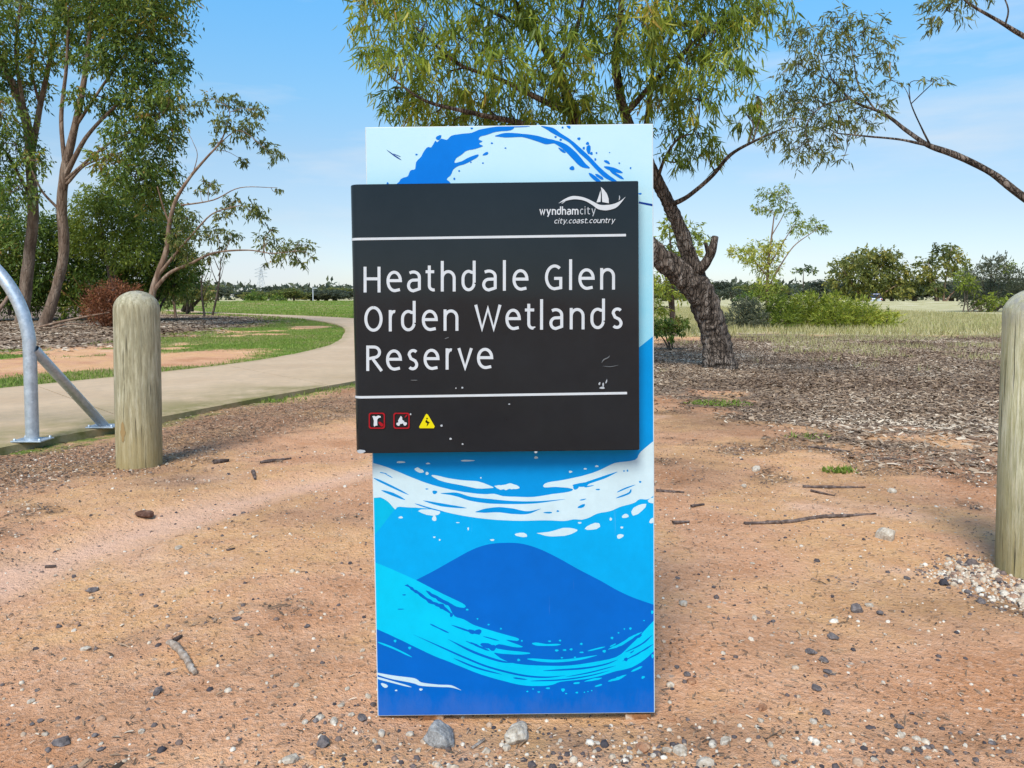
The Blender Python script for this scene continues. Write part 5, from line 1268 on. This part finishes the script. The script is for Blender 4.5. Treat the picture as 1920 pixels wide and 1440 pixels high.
# far woodland closing the horizon
n = 15000
aw = np.radians(rng.uniform(-62, 62, n)); dw = rng.uniform(240, 330, n)
hw = 0.6 + 7.5 * fbm(aw * 38, dw * 0.01, 77, 4)
C = np.stack([np.sin(aw) * dw, np.cos(aw) * dw, hw * rng.random(n) ** 0.6], 1)
me = scatter_mesh('far_woodland', C, rng.normal(size=(n, 3)), rng.normal(size=(n, 3)), rng.uniform(1.2, 2.6, n), rng.uniform(0.8, 1.6, n), KITE_V, KITE_F, np.clip(rng.normal(.35, .18, n), 0, 1))
tag(link('far_woodland', me, LEAF_HAZED), 'dark band of far woodland along the whole horizon', 'woodland', kind='stuff')

# power pylon beyond the trees, lamp post, parked van
M_steel = NT('pylon_steel', 0.6, 0.4).col((0.36, 0.39, 0.41))
def bars_mesh(name, segs, r):
    Vs, Fs, off = [], [], 0
    for a, b in segs:
        V, F = tube_vf([np.array(a, float), np.array(b, float)], [r, r], 4); Vs.append(V); Fs.append(F + off); off += len(V)
    return np_mesh(name, np.concatenate(Vs), [np.concatenate(Fs)])
def pylon(px, top, d, label, w=3.2):
    b = P(px, 560, d); h = P(px, top, d).z
    o = empty('power_pylon', (b.x, d, 0)); tag(o, label, 'pylon')
    ws = lambda f: w * (1 - f) ** 1.4 + 0.35
    segs = []
    fs = np.linspace(0, 1, 9)
    for sx in (-1, 1):
        for sy in (-1, 1):
            segs += [((sx * ws(a), sy * ws(a), h * a), (sx * ws(b2), sy * ws(b2), h * b2)) for a, b2 in zip(fs[:-1], fs[1:])]
    link('mast', bars_mesh('mast', segs, 0.12), M_steel, o)
    seg2 = []
    for a, b2 in zip(fs[:-1], fs[1:]):
        for s_ in (-1, 1):
            seg2 += [((-ws(a), s_ * ws(a), h * a), (ws(b2), s_ * ws(b2), h * b2)), ((ws(a), s_ * ws(a), h * a), (-ws(b2), s_ * ws(b2), h * b2))]
    link('lattice', bars_mesh('lattice', seg2, 0.07), M_steel, o)
    for f in (0.72, 0.84, 0.95):
        link('cross_arm', bars_mesh('cross_arm', [((-w * 1.2, 0, h * f), (w * 1.2, 0, h * f)), ((-w * 1.2, 0, h * f), (0, 0, h * f + 1.4)), ((w * 1.2, 0, h * f), (0, 0, h * f + 1.4))], 0.1), M_steel, o)
pylon(490, 503, 420, 'faint steel lattice pylon rising above the distant trees beyond the lawn', 3.0)
b = P(587, 566, 118)
o = empty('lamp_post', (b.x, 118, 0)); tag(o, 'thin pale lamp post standing before the distant trees beyond the lawn', 'lamp post')
hh = P(587, 541, 118).z
link('pole', tube_mesh('pole', [(0, 0, -.1), (0, 0, hh)], [0.09, 0.06], 8), M_steel, o)
link('lamp_head', box_mesh('lamp_head', -0.1, 0.7, -0.12, 0.12, hh - 0.02, hh + 0.12, 0.03), M_steel, o)
# vehicle
vb = P(1643, 569, 97)
van = empty('parked_van', (vb.x, 97, 0.0), (0, 0, -math.atan2(vb.x, 97)))
van.scale = (0.85, 0.85, 0.85); tag(van, 'small white and dark blue van parked under the broad rounded gum', 'van')
M_vw = NT('van_white_paint', 0.3, 0.5).col((0.62, 0.70, 0.80)); M_vb = NT('van_glass_dark', 0.1, 0.5).col((0.02, 0.035, 0.07)); M_ty = NT('tyre_rubber', 0.9).col((0.02, 0.02, 0.02)); M_vblue = NT('van_blue_paint', 0.35, 0.5).col((0.02, 0.05, 0.16)); M_lamp = NT('tail_lamp_red', 0.3).col((0.4, 0.02, 0.02))
link('body', box_mesh('body', -0.82, 0.82, -2.1, 2.1, 0.32, 1.0, 0.12), M_vw, van)
link('cabin', box_mesh('cabin', -0.76, 0.76, -2.0, 0.9, 0.98, 1.72, 0.16), M_vblue, van)
link('rear_window', box_mesh('rear_window', -0.58, 0.58, -2.03, -1.98, 1.12, 1.52, 0.02), M_vb, van)
for sx in (-1, 1):
    link('side_window', box_mesh('side_window', sx * 0.765 - 0.02, sx * 0.765 + 0.02, -1.6, 0.6, 1.12, 1.52, 0.02), M_vb, van)
    link('tail_lamp', box_mesh('tail_lamp', sx * 0.7 - 0.08, sx * 0.7 + 0.08, -2.13, -2.09, 0.7, 0.95, 0.015), M_lamp, van)
    for y in (-1.3, 1.3):
        link('wheel', tube_mesh('wheel', [(sx * 0.84, y, 0.33), (sx * 0.62, y, 0.33)], [0.33, 0.33], 18), M_ty, van)

# ------------------------------------------------------------------ ground cover (uncountable)
def sample(n, x0, x1, y0, y1, power=1.0):
    return np.stack([rng.uniform(x0, x1, n), y0 + (y1 - y0) * rng.random(n) ** power], 1)
def patch_tint(q, sc=.7, seed=5):
    return np.clip(rng.normal(.48, .22, len(q)) + (fbm(q[:, 0] * sc, q[:, 1] * sc, seed) - .5) * 1.1, 0, 1)
def cover(name, label, cat, pts, L, W, tv, tf, mat, flat=True, tint=None, lift=0.004, tilt=0.2):
    n = len(pts); z = ground_z(pts[:, 0], pts[:, 1])
    C = np.stack([pts[:, 0], pts[:, 1], z + lift], 1)
    a = rng.random(n) * 2 * np.pi
    if flat:
        A = np.stack([np.cos(a), np.sin(a), rng.normal(0, tilt, n)], 1); B = np.stack([-np.sin(a), np.cos(a), rng.normal(0, tilt * 1.5, n)], 1)
    else:
        A = np.stack([rng.normal(0, .35, n), rng.normal(0, .35, n), np.ones(n)], 1); B = np.stack([np.cos(a), np.sin(a), np.zeros(n)], 1)
    me = scatter_mesh(name, C, A, B, L, W, tv, tf, np.clip(rng.normal(.45, .27, n), 0, 1) if tint is None else tint)
    return tag(link(name, me, mat), label, cat, kind='stuff')
CHIP_V = [(-.5, -.5, 0), (0, -.6, .06), (.5, -.4, 0), (.5, .45, .02), (0, .5, .1), (-.5, .5, .03)]
CHIP_F = [(0, 1, 4, 5), (1, 2, 3, 4)]
M_chip = mat_tint('bark_chip', [(0.0, (0.085, 0.052, 0.032)), (0.35, (0.21, 0.138, 0.086)), (0.75, (0.36, 0.265, 0.18)), (1.0, (0.58, 0.48, 0.36))])
M_chip2 = mat_tint('leaf_litter', [(0.0, (0.06, 0.042, 0.03)), (0.45, (0.19, 0.125, 0.08)), (0.75, (0.36, 0.24, 0.15)), (1.0, (0.56, 0.45, 0.33))])
def keep(pts, key, lo=0.0, gamma=1.0, nopath=True):
    z = zones(pts[:, 0], pts[:, 1]); w = z[key]
    m = rng.random(len(pts)) < np.clip((w - lo) / (1 - lo), 0, 1) ** gamma
    if nopath: m &= z['path'] < -0.02
    return pts[m]
q = keep(sample(240000, -1.0, 12, 4.2, 19, 1.35), 'mulch', 0, 1.4)
cover('bark_mulch', 'grey-brown bark and leaf mulch spread under the forked gum', 'mulch', q, rng.gamma(2.2, .013, len(q)) + .010, rng.gamma(2.5, .003, len(q)) + .0035, CHIP_V, CHIP_F, M_chip, tint=patch_tint(q), tilt=.3)
q = keep(sample(60000, -22, -4, 11, 40, 1.3), 'mulch')
cover('bark_mulch', 'brown bark mulch bed under the tall gums across the path', 'mulch', q, rng.uniform(.05, .16, len(q)), rng.uniform(.02, .05, len(q)), CHIP_V, CHIP_F, M_chip, tint=patch_tint(q, .4))
q = keep(sample(150000, -5, 5, 1.3, 9, 1.2), 'litter', 0.1, 1.3)
cover('leaf_litter', 'fine dark leaf litter and bark crumbs on the orange dirt', 'litter', q, rng.gamma(2., .008, len(q)) + .004, rng.uniform(.002, .008, len(q)), CHIP_V, CHIP_F, M_chip2)
q = sample(30000, -3.2, 3.6, 1.3, 6.0, 1.3); zq = zones(q[:, 0], q[:, 1]); q = q[(zq['path'] < -.05) & (rng.random(len(q)) > zq['track'] * .85) & (rng.random(len(q)) < .35 + 1.3 * fbm(q[:, 0] * 1.7, q[:, 1] * 1.7, 91) ** 1.5)]
cover('twig_crumbs', 'thin scattered twig and leaf crumbs over the open orange dirt', 'litter', q, rng.gamma(2., .004, len(q)) + .003, rng.uniform(.0015, .004, len(q)), CHIP_V, CHIP_F, M_chip2)
# pebbles too small to pick out
ICO = [(0, 0, .8), (.72, 0, .36), (.22, .69, .36), (-.58, .43, .36), (-.58, -.43, .36), (.22, -.69, .36), (.58, .43, -.36), (-.22, .69, -.36), (-.72, 0, -.36), (-.22, -.69, -.36), (.58, -.43, -.36), (0, 0, -.6)]
ICF = [(0, 1, 2), (0, 2, 3), (0, 3, 4), (0, 4, 5), (0, 5, 1), (1, 6, 2), (2, 7, 3), (3, 8, 4), (4, 9, 5), (5, 10, 1), (6, 7, 2), (7, 8, 3), (8, 9, 4), (9, 10, 5), (10, 6, 1)]
M_peb = mat_tint('pebble_mixed', [(0.0, (0.05, 0.045, 0.05)), (0.25, (0.14, 0.11, 0.10)), (0.45, (0.40, 0.24, 0.15)), (0.6, (0.50, 0.40, 0.29)), (1.0, (0.66, 0.60, 0.50))], fine=120)
q = np.concatenate([keep(sample(46000, -2.4, 2.8, 1.2, 3.2, 1.2), 'gravel', 0.15), keep(sample(30000, -3.0, 3.4, 1.3, 5.0, 1.3), 'litter', .2), sample(6000, -3.0, 3.4, 1.3, 5.0, 1.3)])
n = len(q); sz = rng.gamma(2.0, 0.0017, n) + 0.0018
cover('gravel', 'loose small mixed gravel scattered over the orange dirt', 'gravel', q, sz, sz * rng.uniform(.8, 1.3, n), [(x, y, z * .75) for x, y, z in ICO], ICF, M_peb, True, rng.random(n) ** 1.25, 0.0005, .3)
q = keep(sample(16000, 1.2, 2.6, 2.1, 3.3), 'gravel', .3)
n = len(q); sz = rng.gamma(2.0, 0.0027, n) + 0.002
cover('gravel', 'patch of white crushed limestone gravel at the foot of the pale bollard', 'gravel', q, sz, sz * rng.uniform(.8, 1.4, n), ICO, ICF, M_peb, True, np.clip(rng.normal(.58, .27, n), 0, 1), 0.0, .5)
# grass
BLADE_V = [(0, -.5, 0), (0, .5, 0), (1, 0, .25)]; BLADE_F = [(0, 1, 2)]
q = keep(sample(260000, -14, 0, 7.0, 34, 1.35), 'grass', 0.25)
cover('lawn_grass', 'short green lawn grass on both sides of the path', 'grass', q, rng.uniform(.018, .05, len(q)), rng.uniform(.008, .015, len(q)), BLADE_V, BLADE_F, GRASS_GREEN, False, np.clip(rng.normal(.45, .22, len(q)), 0, 1), 0.0)
q = keep(sample(120000, -1, 26, 17, 60, 1.5), 'dry', .2)
cover('dry_grass', 'straw-coloured dry grass in the paddock beyond the mulch', 'grass', q, rng.uniform(.08, .26, len(q)), rng.uniform(.015, .035, len(q)), BLADE_V, BLADE_F, LEAF_STRAW, False, None, 0.0)
q = keep(sample(26000, 0, 13, 9.5, 19.5, .8), 'mulch', .3); q = q[(fbm(q[:, 0] * .8, q[:, 1] * .8, 63) + (q[:, 1] - 16) * .035) > .5]
cover('dry_grass', 'sparse dry grass wisps growing through the mulch under the forked gum', 'grass', q, rng.uniform(.04, .14, len(q)), rng.uniform(.006, .014, len(q)), BLADE_V, BLADE_F, LEAF_STRAW, False, np.clip(rng.normal(.5, .3, len(q)), 0, 1), 0.0)
q = keep(sample(60000, -34, 0, 32, 95, 1.4), 'grass', .3)
cover('far_lawn_grass', 'mown bright green grass on the far lawn beyond the path bend', 'grass', q, rng.uniform(.06, .13, len(q)), rng.uniform(.03, .06, len(q)), BLADE_V, BLADE_F, GRASS_GREEN, False, np.clip(rng.normal(.5, .15, len(q)), 0, 1), 0.0)
# weeds
for (px, py, r_, n, lab) in ((1348, 757, .19, 420, 'small flat patch of green weeds on dirt at the mulch edge'), (1575, 884, .06, 160, 'tiny green weed tuft on bare dirt near the thin sticks'), (1510, 820, .10, 60, 'sparse faded weed patch on the dirt below the mulch')):
    g = G(px, py); a = rng.random(n) * 6.28; q = rng.random(n) ** .5
    pts = np.stack([g.x + np.cos(a) * q * r_ * 1.6, g.y + np.sin(a) * q * r_], 1)
    z = ground_z(pts[:, 0], pts[:, 1])
    C = np.stack([pts[:, 0], pts[:, 1], z], 1) - np.array(g)
    me = scatter_mesh('weed_patch', C, np.stack([rng.normal(0, .8, n), rng.normal(0, .8, n), np.ones(n) * .8], 1), rng.normal(size=(n, 3)), rng.uniform(.015, .05, n), rng.uniform(.006, .012, n), KITE_V, KITE_F, np.clip(rng.normal(.4, .2, n), 0, 1))
    o = link('weed_patch', me, GRASS_GREEN); o.location = g; tag(o, lab, 'weed', kind='stuff')

# ------------------------------------------------------------------ stones, sticks and bark pieces one can pick out
def mat_stone(name, a, b, c, scale=60):
    t = NT(name, 0.92, 0.2)
    p = t.pos(); f = t.noise(p, scale, 6, 0.75); v = t.n('ShaderNodeTexVoronoi', Scale=scale * 1.5); t.l(p, v.inputs['Vector'])
    col = t.ramp(f, [(0.32, a), (0.52, b), (0.7, c)])
    t.bump(t.math('ADD', f, t.math('MULTIPLY', v.outputs['Distance'], 0.4)), 0.8, 0.006)
    return t.col(col)
ST_W = mat_stone('limestone_white', (0.26, 0.20, 0.14), (0.48, 0.41, 0.32), (0.66, 0.61, 0.52))
ST_D = mat_stone('bluestone_dark', (0.06, 0.052, 0.052), (0.14, 0.12, 0.115), (0.26, 0.22, 0.20))
ST_B = mat_stone('ironstone_brown', (0.20, 0.09, 0.05), (0.38, 0.20, 0.11), (0.55, 0.36, 0.22))
ST_G = mat_stone('rock_grey', (0.12, 0.115, 0.11), (0.27, 0.26, 0.245), (0.46, 0.45, 0.43), 75)
import bmesh
def stone_mesh(name, seed, mat, sub=2, rough=0.35, flat=0.7):
    bm = bmesh.new(); bmesh.ops.create_icosphere(bm, subdivisions=sub, radius=1.0)
    cuts = [(Vector((random.gauss(0, 1), random.gauss(0, 1), random.gauss(0, .8))).normalized(), 0.62 + 0.2 * random.random()) for _ in range(9)]
    sx = 0.8 + 0.5 * random.random(); sy = 0.75 + 0.3 * random.random()
    for v in bm.verts:
        k = 1 + rough * mnoise.noise(v.co * 1.1 + Vector((seed * 7.3, seed * 3.1, 0))) + rough * 0.45 * mnoise.noise(v.co * 2.7 + Vector((seed, 0, seed * 5)))
        q_ = v.co * k
        for n_, d_ in cuts:
            e_ = q_.dot(n_) - d_
            if e_ > 0: q_ = q_ - n_ * e_ * 0.85
        v.co = Vector((q_.x * sx, q_.y * sy, q_.z * flat))
    me = bpy.data.meshes.new(name); bm.to_mesh(me); bm.free(); me.materials.append(mat)
    return me
def gz1(x, y): return float(ground_z(np.array([x]), np.array([y]))[0])
def where(px, py, wpx, kind):
    size = 'tiny' if wpx < 12 else ('small' if wpx < 19 else 'larger')
    if 640 <= px <= 1240 and py > 1290: spot = 'lying at the foot of the blue sign'
    elif px < 640 and py > 1330: spot = 'on gravelly dirt short of the sign foot'
    elif px < 640: spot = 'on open dirt around the pale curved stick'
    elif py > 1310: spot = 'in the stony dirt beyond the rusty sign post'
    elif py > 1040: spot = 'on open dirt between sign and pale bollard'
    else: spot = 'on dirt around the long thin stick'
    return f'{size} {kind} {spot}', f'{kind}s {spot}'
def stone(me, px, py, wpx, label, group=None, cat='stone', name='stone', sink=0.25, stretch=1.0):
    g = G(px, py); r_ = wpx / 2 * g.y / FPX
    o = bpy.data.objects.new(name, me); COL.objects.link(o)
    o.scale = (r_, r_ * stretch, r_); o.rotation_euler = (0, 0, random.random() * 6.28 if stretch == 1 else 0)
    o.location = (g.x, g.y, gz1(g.x, g.y) + r_ * 0.5 * (0.6 - sink))
    tag(o, label, cat, group); return o
big_g = stone_mesh('stone', 3, ST_G, 4, 0.3, 0.72); big_w = stone_mesh('stone', 8, ST_W, 4, 0.4, 0.75)
stone(big_g, 824, 1372, 72, 'large rough grey rock touching the bottom edge of the blue sign board')
stone(big_w, 965, 1368, 52, 'chunky white limestone lump just below the middle of the sign board')
stone(stone_mesh('stone', 5, ST_W, 3), 912, 1394, 18, 'small white stone beside a yellowish pebble in front of the sign')
stone(stone_mesh('stone', 6, ST_B, 3), 936, 1393, 15, 'small yellowish pebble between two white stones in front of the sign')
stone(stone_mesh('stone', 9, ST_W, 3), 949, 1388, 20, 'small bright white stone just before the white limestone lump')
stone(stone_mesh('stone', 11, ST_D, 3), 678, 1340, 20, 'small black stone beside white pebbles at the corner of the sign')
stone(stone_mesh('stone', 12, ST_W, 3), 1660, 1010, 44, 'flat white stone lying alone on dirt beyond the long stick')
stone(stone_mesh('stone', 13, ST_B, 3), 1205, 1392, 30, 'dark red-brown stone in front of the rusty sign post')
stone(stone_mesh('stone', 14, ST_W, 3), 1275, 1400, 30, 'angular white stone with a dark chip, right of the rusty post')
stone(stone_mesh('stone', 15, ST_W, 3), 1322, 1430, 32, 'long white stone half buried at the dark dirt')
stone(stone_mesh('stone', 16, ST_D, 3), 296, 1294, 26, 'dark grey stone below the pale curved stick')
stone(stone_mesh('stone', 17, ST_D, 3), 605, 1393, 34, 'purple-grey flat stone near white pebbles by the sign')
stone(stone_mesh('stone', 18, ST_D, 3), 1606, 1143, 30, 'dark rounded stone lying alone on the orange dirt')
W_M = [stone_mesh('pebble', 20 + i, ST_W, 2, .5, .65) for i in range(6)]
D_M = [stone_mesh('pebble', 40 + i, ST_D, 2, .6, .42) for i in range(6)]
B_M = [stone_mesh('pebble', 60 + i, ST_B, 2, .35, .65) for i in range(4)]
LW = 'small white limestone pebble loose on the orange dirt'; LD = 'small dark grey stone chip loose on the orange dirt'; LB = 'small tan or rust pebble loose on the orange dirt'
wp = [(56, 1310, 16), (545, 1428, 30), (555, 1288, 14), (680, 1222, 11), (572, 1355, 16), (600, 1345, 20), (625, 1352, 22), (715, 1365, 18), (770, 1362, 18), (702, 1380, 12), (843, 1428, 14), (1050, 1372, 12), (1052, 1385, 9), (1120, 1378, 14), (1200, 1398, 18), (1180, 1410, 16), (1225, 1405, 15), (1250, 1395, 20), (1335, 1393, 22), (1360, 1388, 24), (1340, 1348, 13), (1426, 1350, 14), (1420, 1362, 14), (1525, 1352, 18), (1540, 1362, 12), (1555, 1360, 11), (1445, 1396, 16), (1455, 1430, 22), (1555, 1400, 14), (1410, 1058, 10), (1282, 1135, 24), (1630, 1135, 16), (1395, 908, 14), (1418, 880, 20), (1672, 920, 20), (335, 1027, 16), (104, 1064, 10), (160, 1208, 18), (120, 1228, 10), (265, 1370, 16), (190, 1392, 12), (85, 1370, 14), (280, 1418, 12), (500, 1285, 8), (485, 1382, 9), (510, 1272, 9), (1690, 1378, 20), (1720, 1385, 16), (1740, 1420, 16), (1760, 1350, 10), (1810, 1400, 12), (1640, 1425, 16), (1700, 1405, 20), (1330, 1140, 9), (1350, 1130, 8), (1480, 1135, 8), (1500, 1130, 10), (1415, 1160, 14), (1485, 1205, 10), (1590, 1250, 10), (650, 1290, 12), (640, 1320, 14), (660, 1335, 15), (690, 1300, 14)]
for i, (x, y, w) in enumerate(wp): stone(W_M[i % 6], x, y, w, *where(x, y, w, 'white limestone pebble'), 'pebble', 'pebble')
dp = [(60, 1348, 12), (75, 1343, 18), (118, 1384, 36), (178, 1375, 16), (90, 1398, 16), (190, 1402, 18), (138, 1432, 18), (110, 1170, 16), (172, 1105, 24), (445, 1162, 18), (575, 1175, 14), (1800, 1060, 18), (1700, 1085, 16), (1815, 1112, 20), (1560, 1195, 26), (1520, 1222, 26), (1545, 1240, 22), (1555, 1262, 22), (1530, 1290, 24), (1288, 1262, 22), (1270, 1248, 12), (1355, 1235, 10), (1450, 1165, 12), (1650, 1148, 20), (1270, 1089, 12), (1338, 1105, 12), (1290, 1340, 10), (1685, 1360, 20), (1800, 1375, 12), (1780, 1410, 18), (1740, 1400, 14), (1830, 1425, 18), (1860, 1395, 16), (1890, 1410, 14), (1550, 1335, 20), (450, 1390, 12), (460, 1350, 10), (592, 1352, 18), (1880, 1145, 14), (1840, 1130, 22), (70, 1288, 12), (1283, 1382, 16), (1120, 1390, 16), (1180, 1388, 14)]
for i, (x, y, w) in enumerate(dp): stone(D_M[i % 6], x, y, w, *where(x, y, w, 'dark grey stone chip'), 'pebble', 'pebble')
for i, (x, y, w) in enumerate([(1297, 1275, 20), (1258, 1338, 14), (1272, 1340, 16), (1430, 1325, 24), (1350, 1358, 20), (1375, 1330, 16), (780, 1414, 10), (797, 1408, 12), (1725, 1375, 16), (1718, 1412, 12), (1900, 1430, 14), (378, 1280, 10), (590, 1420, 10)]): stone(B_M[i % 4], x, y, w, *where(x, y, w, 'tan pebble'), 'pebble', 'pebble')

M_stick = mat_bark('stick_grey', (0.05, 0.035, 0.03), (0.13, 0.095, 0.08), (0.27, 0.21, 0.18), 40, 1, .5, .004)
M_stickp = mat_bark('stick_pale', (0.20, 0.14, 0.10), (0.40, 0.32, 0.25), (0.60, 0.53, 0.45), 40, 1, .5, .004)
def stick(pts, w, label, mat=M_stick, cat='stick', name='stick', sub=None):
    ps, rs = [], []
    for i, (x, y) in enumerate(pts):
        g = G(x, y); r_ = w[min(i, len(w) - 1)] / 2 * g.y / FPX
        ps.append(Vector((g.x, g.y, gz1(g.x, g.y) + r_ * 0.75))); rs.append(r_)
    b = ps[0].copy(); b.z = 0
    me = tube_mesh(name, [p - b for p in ps], rs, 8, 6, 0.0)
    co = np.empty(len(me.vertices) * 3, np.float32); me.vertices.foreach_get('co', co); co = co.reshape(-1, 3)
    co += rng.normal(0, rs[0] * 0.2, co.shape).astype(np.float32); me.vertices.foreach_set('co', co.ravel()); me.update()
    o = link(name, me, mat, None, True); o.location = b; tag(o, label, cat); return o
stick([(1395, 984), (1440, 979), (1490, 977), (1545, 972), (1590, 971), (1642, 965)], [5, 6, 7, 7, 6, 3], 'long thin dark stick lying across the open dirt')
stick([(1505, 911), (1560, 913), (1622, 912)], [5, 6, 3], 'straight thin brown twig on the dirt near the tiny weed tuft')
stick([(1520, 919), (1565, 928)], [5, 3], 'short twig just before the straight thin brown twig')
stick([(1515, 840), (1555, 845), (1592, 848)], [4, 5, 3], 'slim twig on the dirt between the weeds and mulch')
stick([(1645, 860), (1680, 863), (1708, 866)], [4, 5, 3], 'slim dark twig on the dirt near the mulch edge')
stick([(1790, 812), (1830, 826), (1885, 835), (1930, 842)], [5, 6, 7, 7], 'fallen branch at the mulch edge beside the pale bollard', BARK_TAN, 'branch')
stick([(1230, 918), (1282, 920)], [6, 3], 'short dark twig touching the edge of the sign')
stick([(1296, 949), (1320, 943)], [6, 4], 'stubby dark twig right of the sign on bare dirt')
stick([(1262, 984), (1292, 982)], [8, 5], 'flat dark bark sliver right of the sign')
stick([(316, 1206), (332, 1216), (346, 1232), (358, 1250), (366, 1261)], [11, 14, 13, 12, 9], 'thick pale curved stick on the open dirt', M_stickp)
stick([(325, 1205), (340, 1193)], [10, 5], 'small dark twig stub at the tip of the thick pale curved stick')
stick([(84, 1048), (104, 1047)], [5, 5], 'tiny black twig on the smooth wheel track')
stick([(488, 868), (515, 863), (545, 858)], [6, 6, 3], 'slender dark twig on dirt between bollard and sign')
stick([(474, 885), (478, 900)], [6, 3], 'short upright-lying dark twig on the smooth track')
stick([(400, 869), (428, 865)], [9, 6], 'dark curled bark flake near the weathered bollard foot')
stick([(884, 1388), (908, 1371)], [6, 7], 'pale wood splinter beside the white limestone lump', M_stickp)
stick([(425, 1032), (440, 1028)], [5, 3], 'small brown twig right of the smooth track')
bark_me = stone_mesh('bark_piece', 90, mat_bark('bark_piece_brown', (0.07, 0.035, 0.025), (0.18, 0.09, 0.06), (0.30, 0.18, 0.13), 50, 1), 3, .35, .28)
stone(bark_me, 273, 964, 50, 'curled red-brown bark piece lying on the smooth track', None, 'bark', 'bark_piece', 0.1, 0.6)
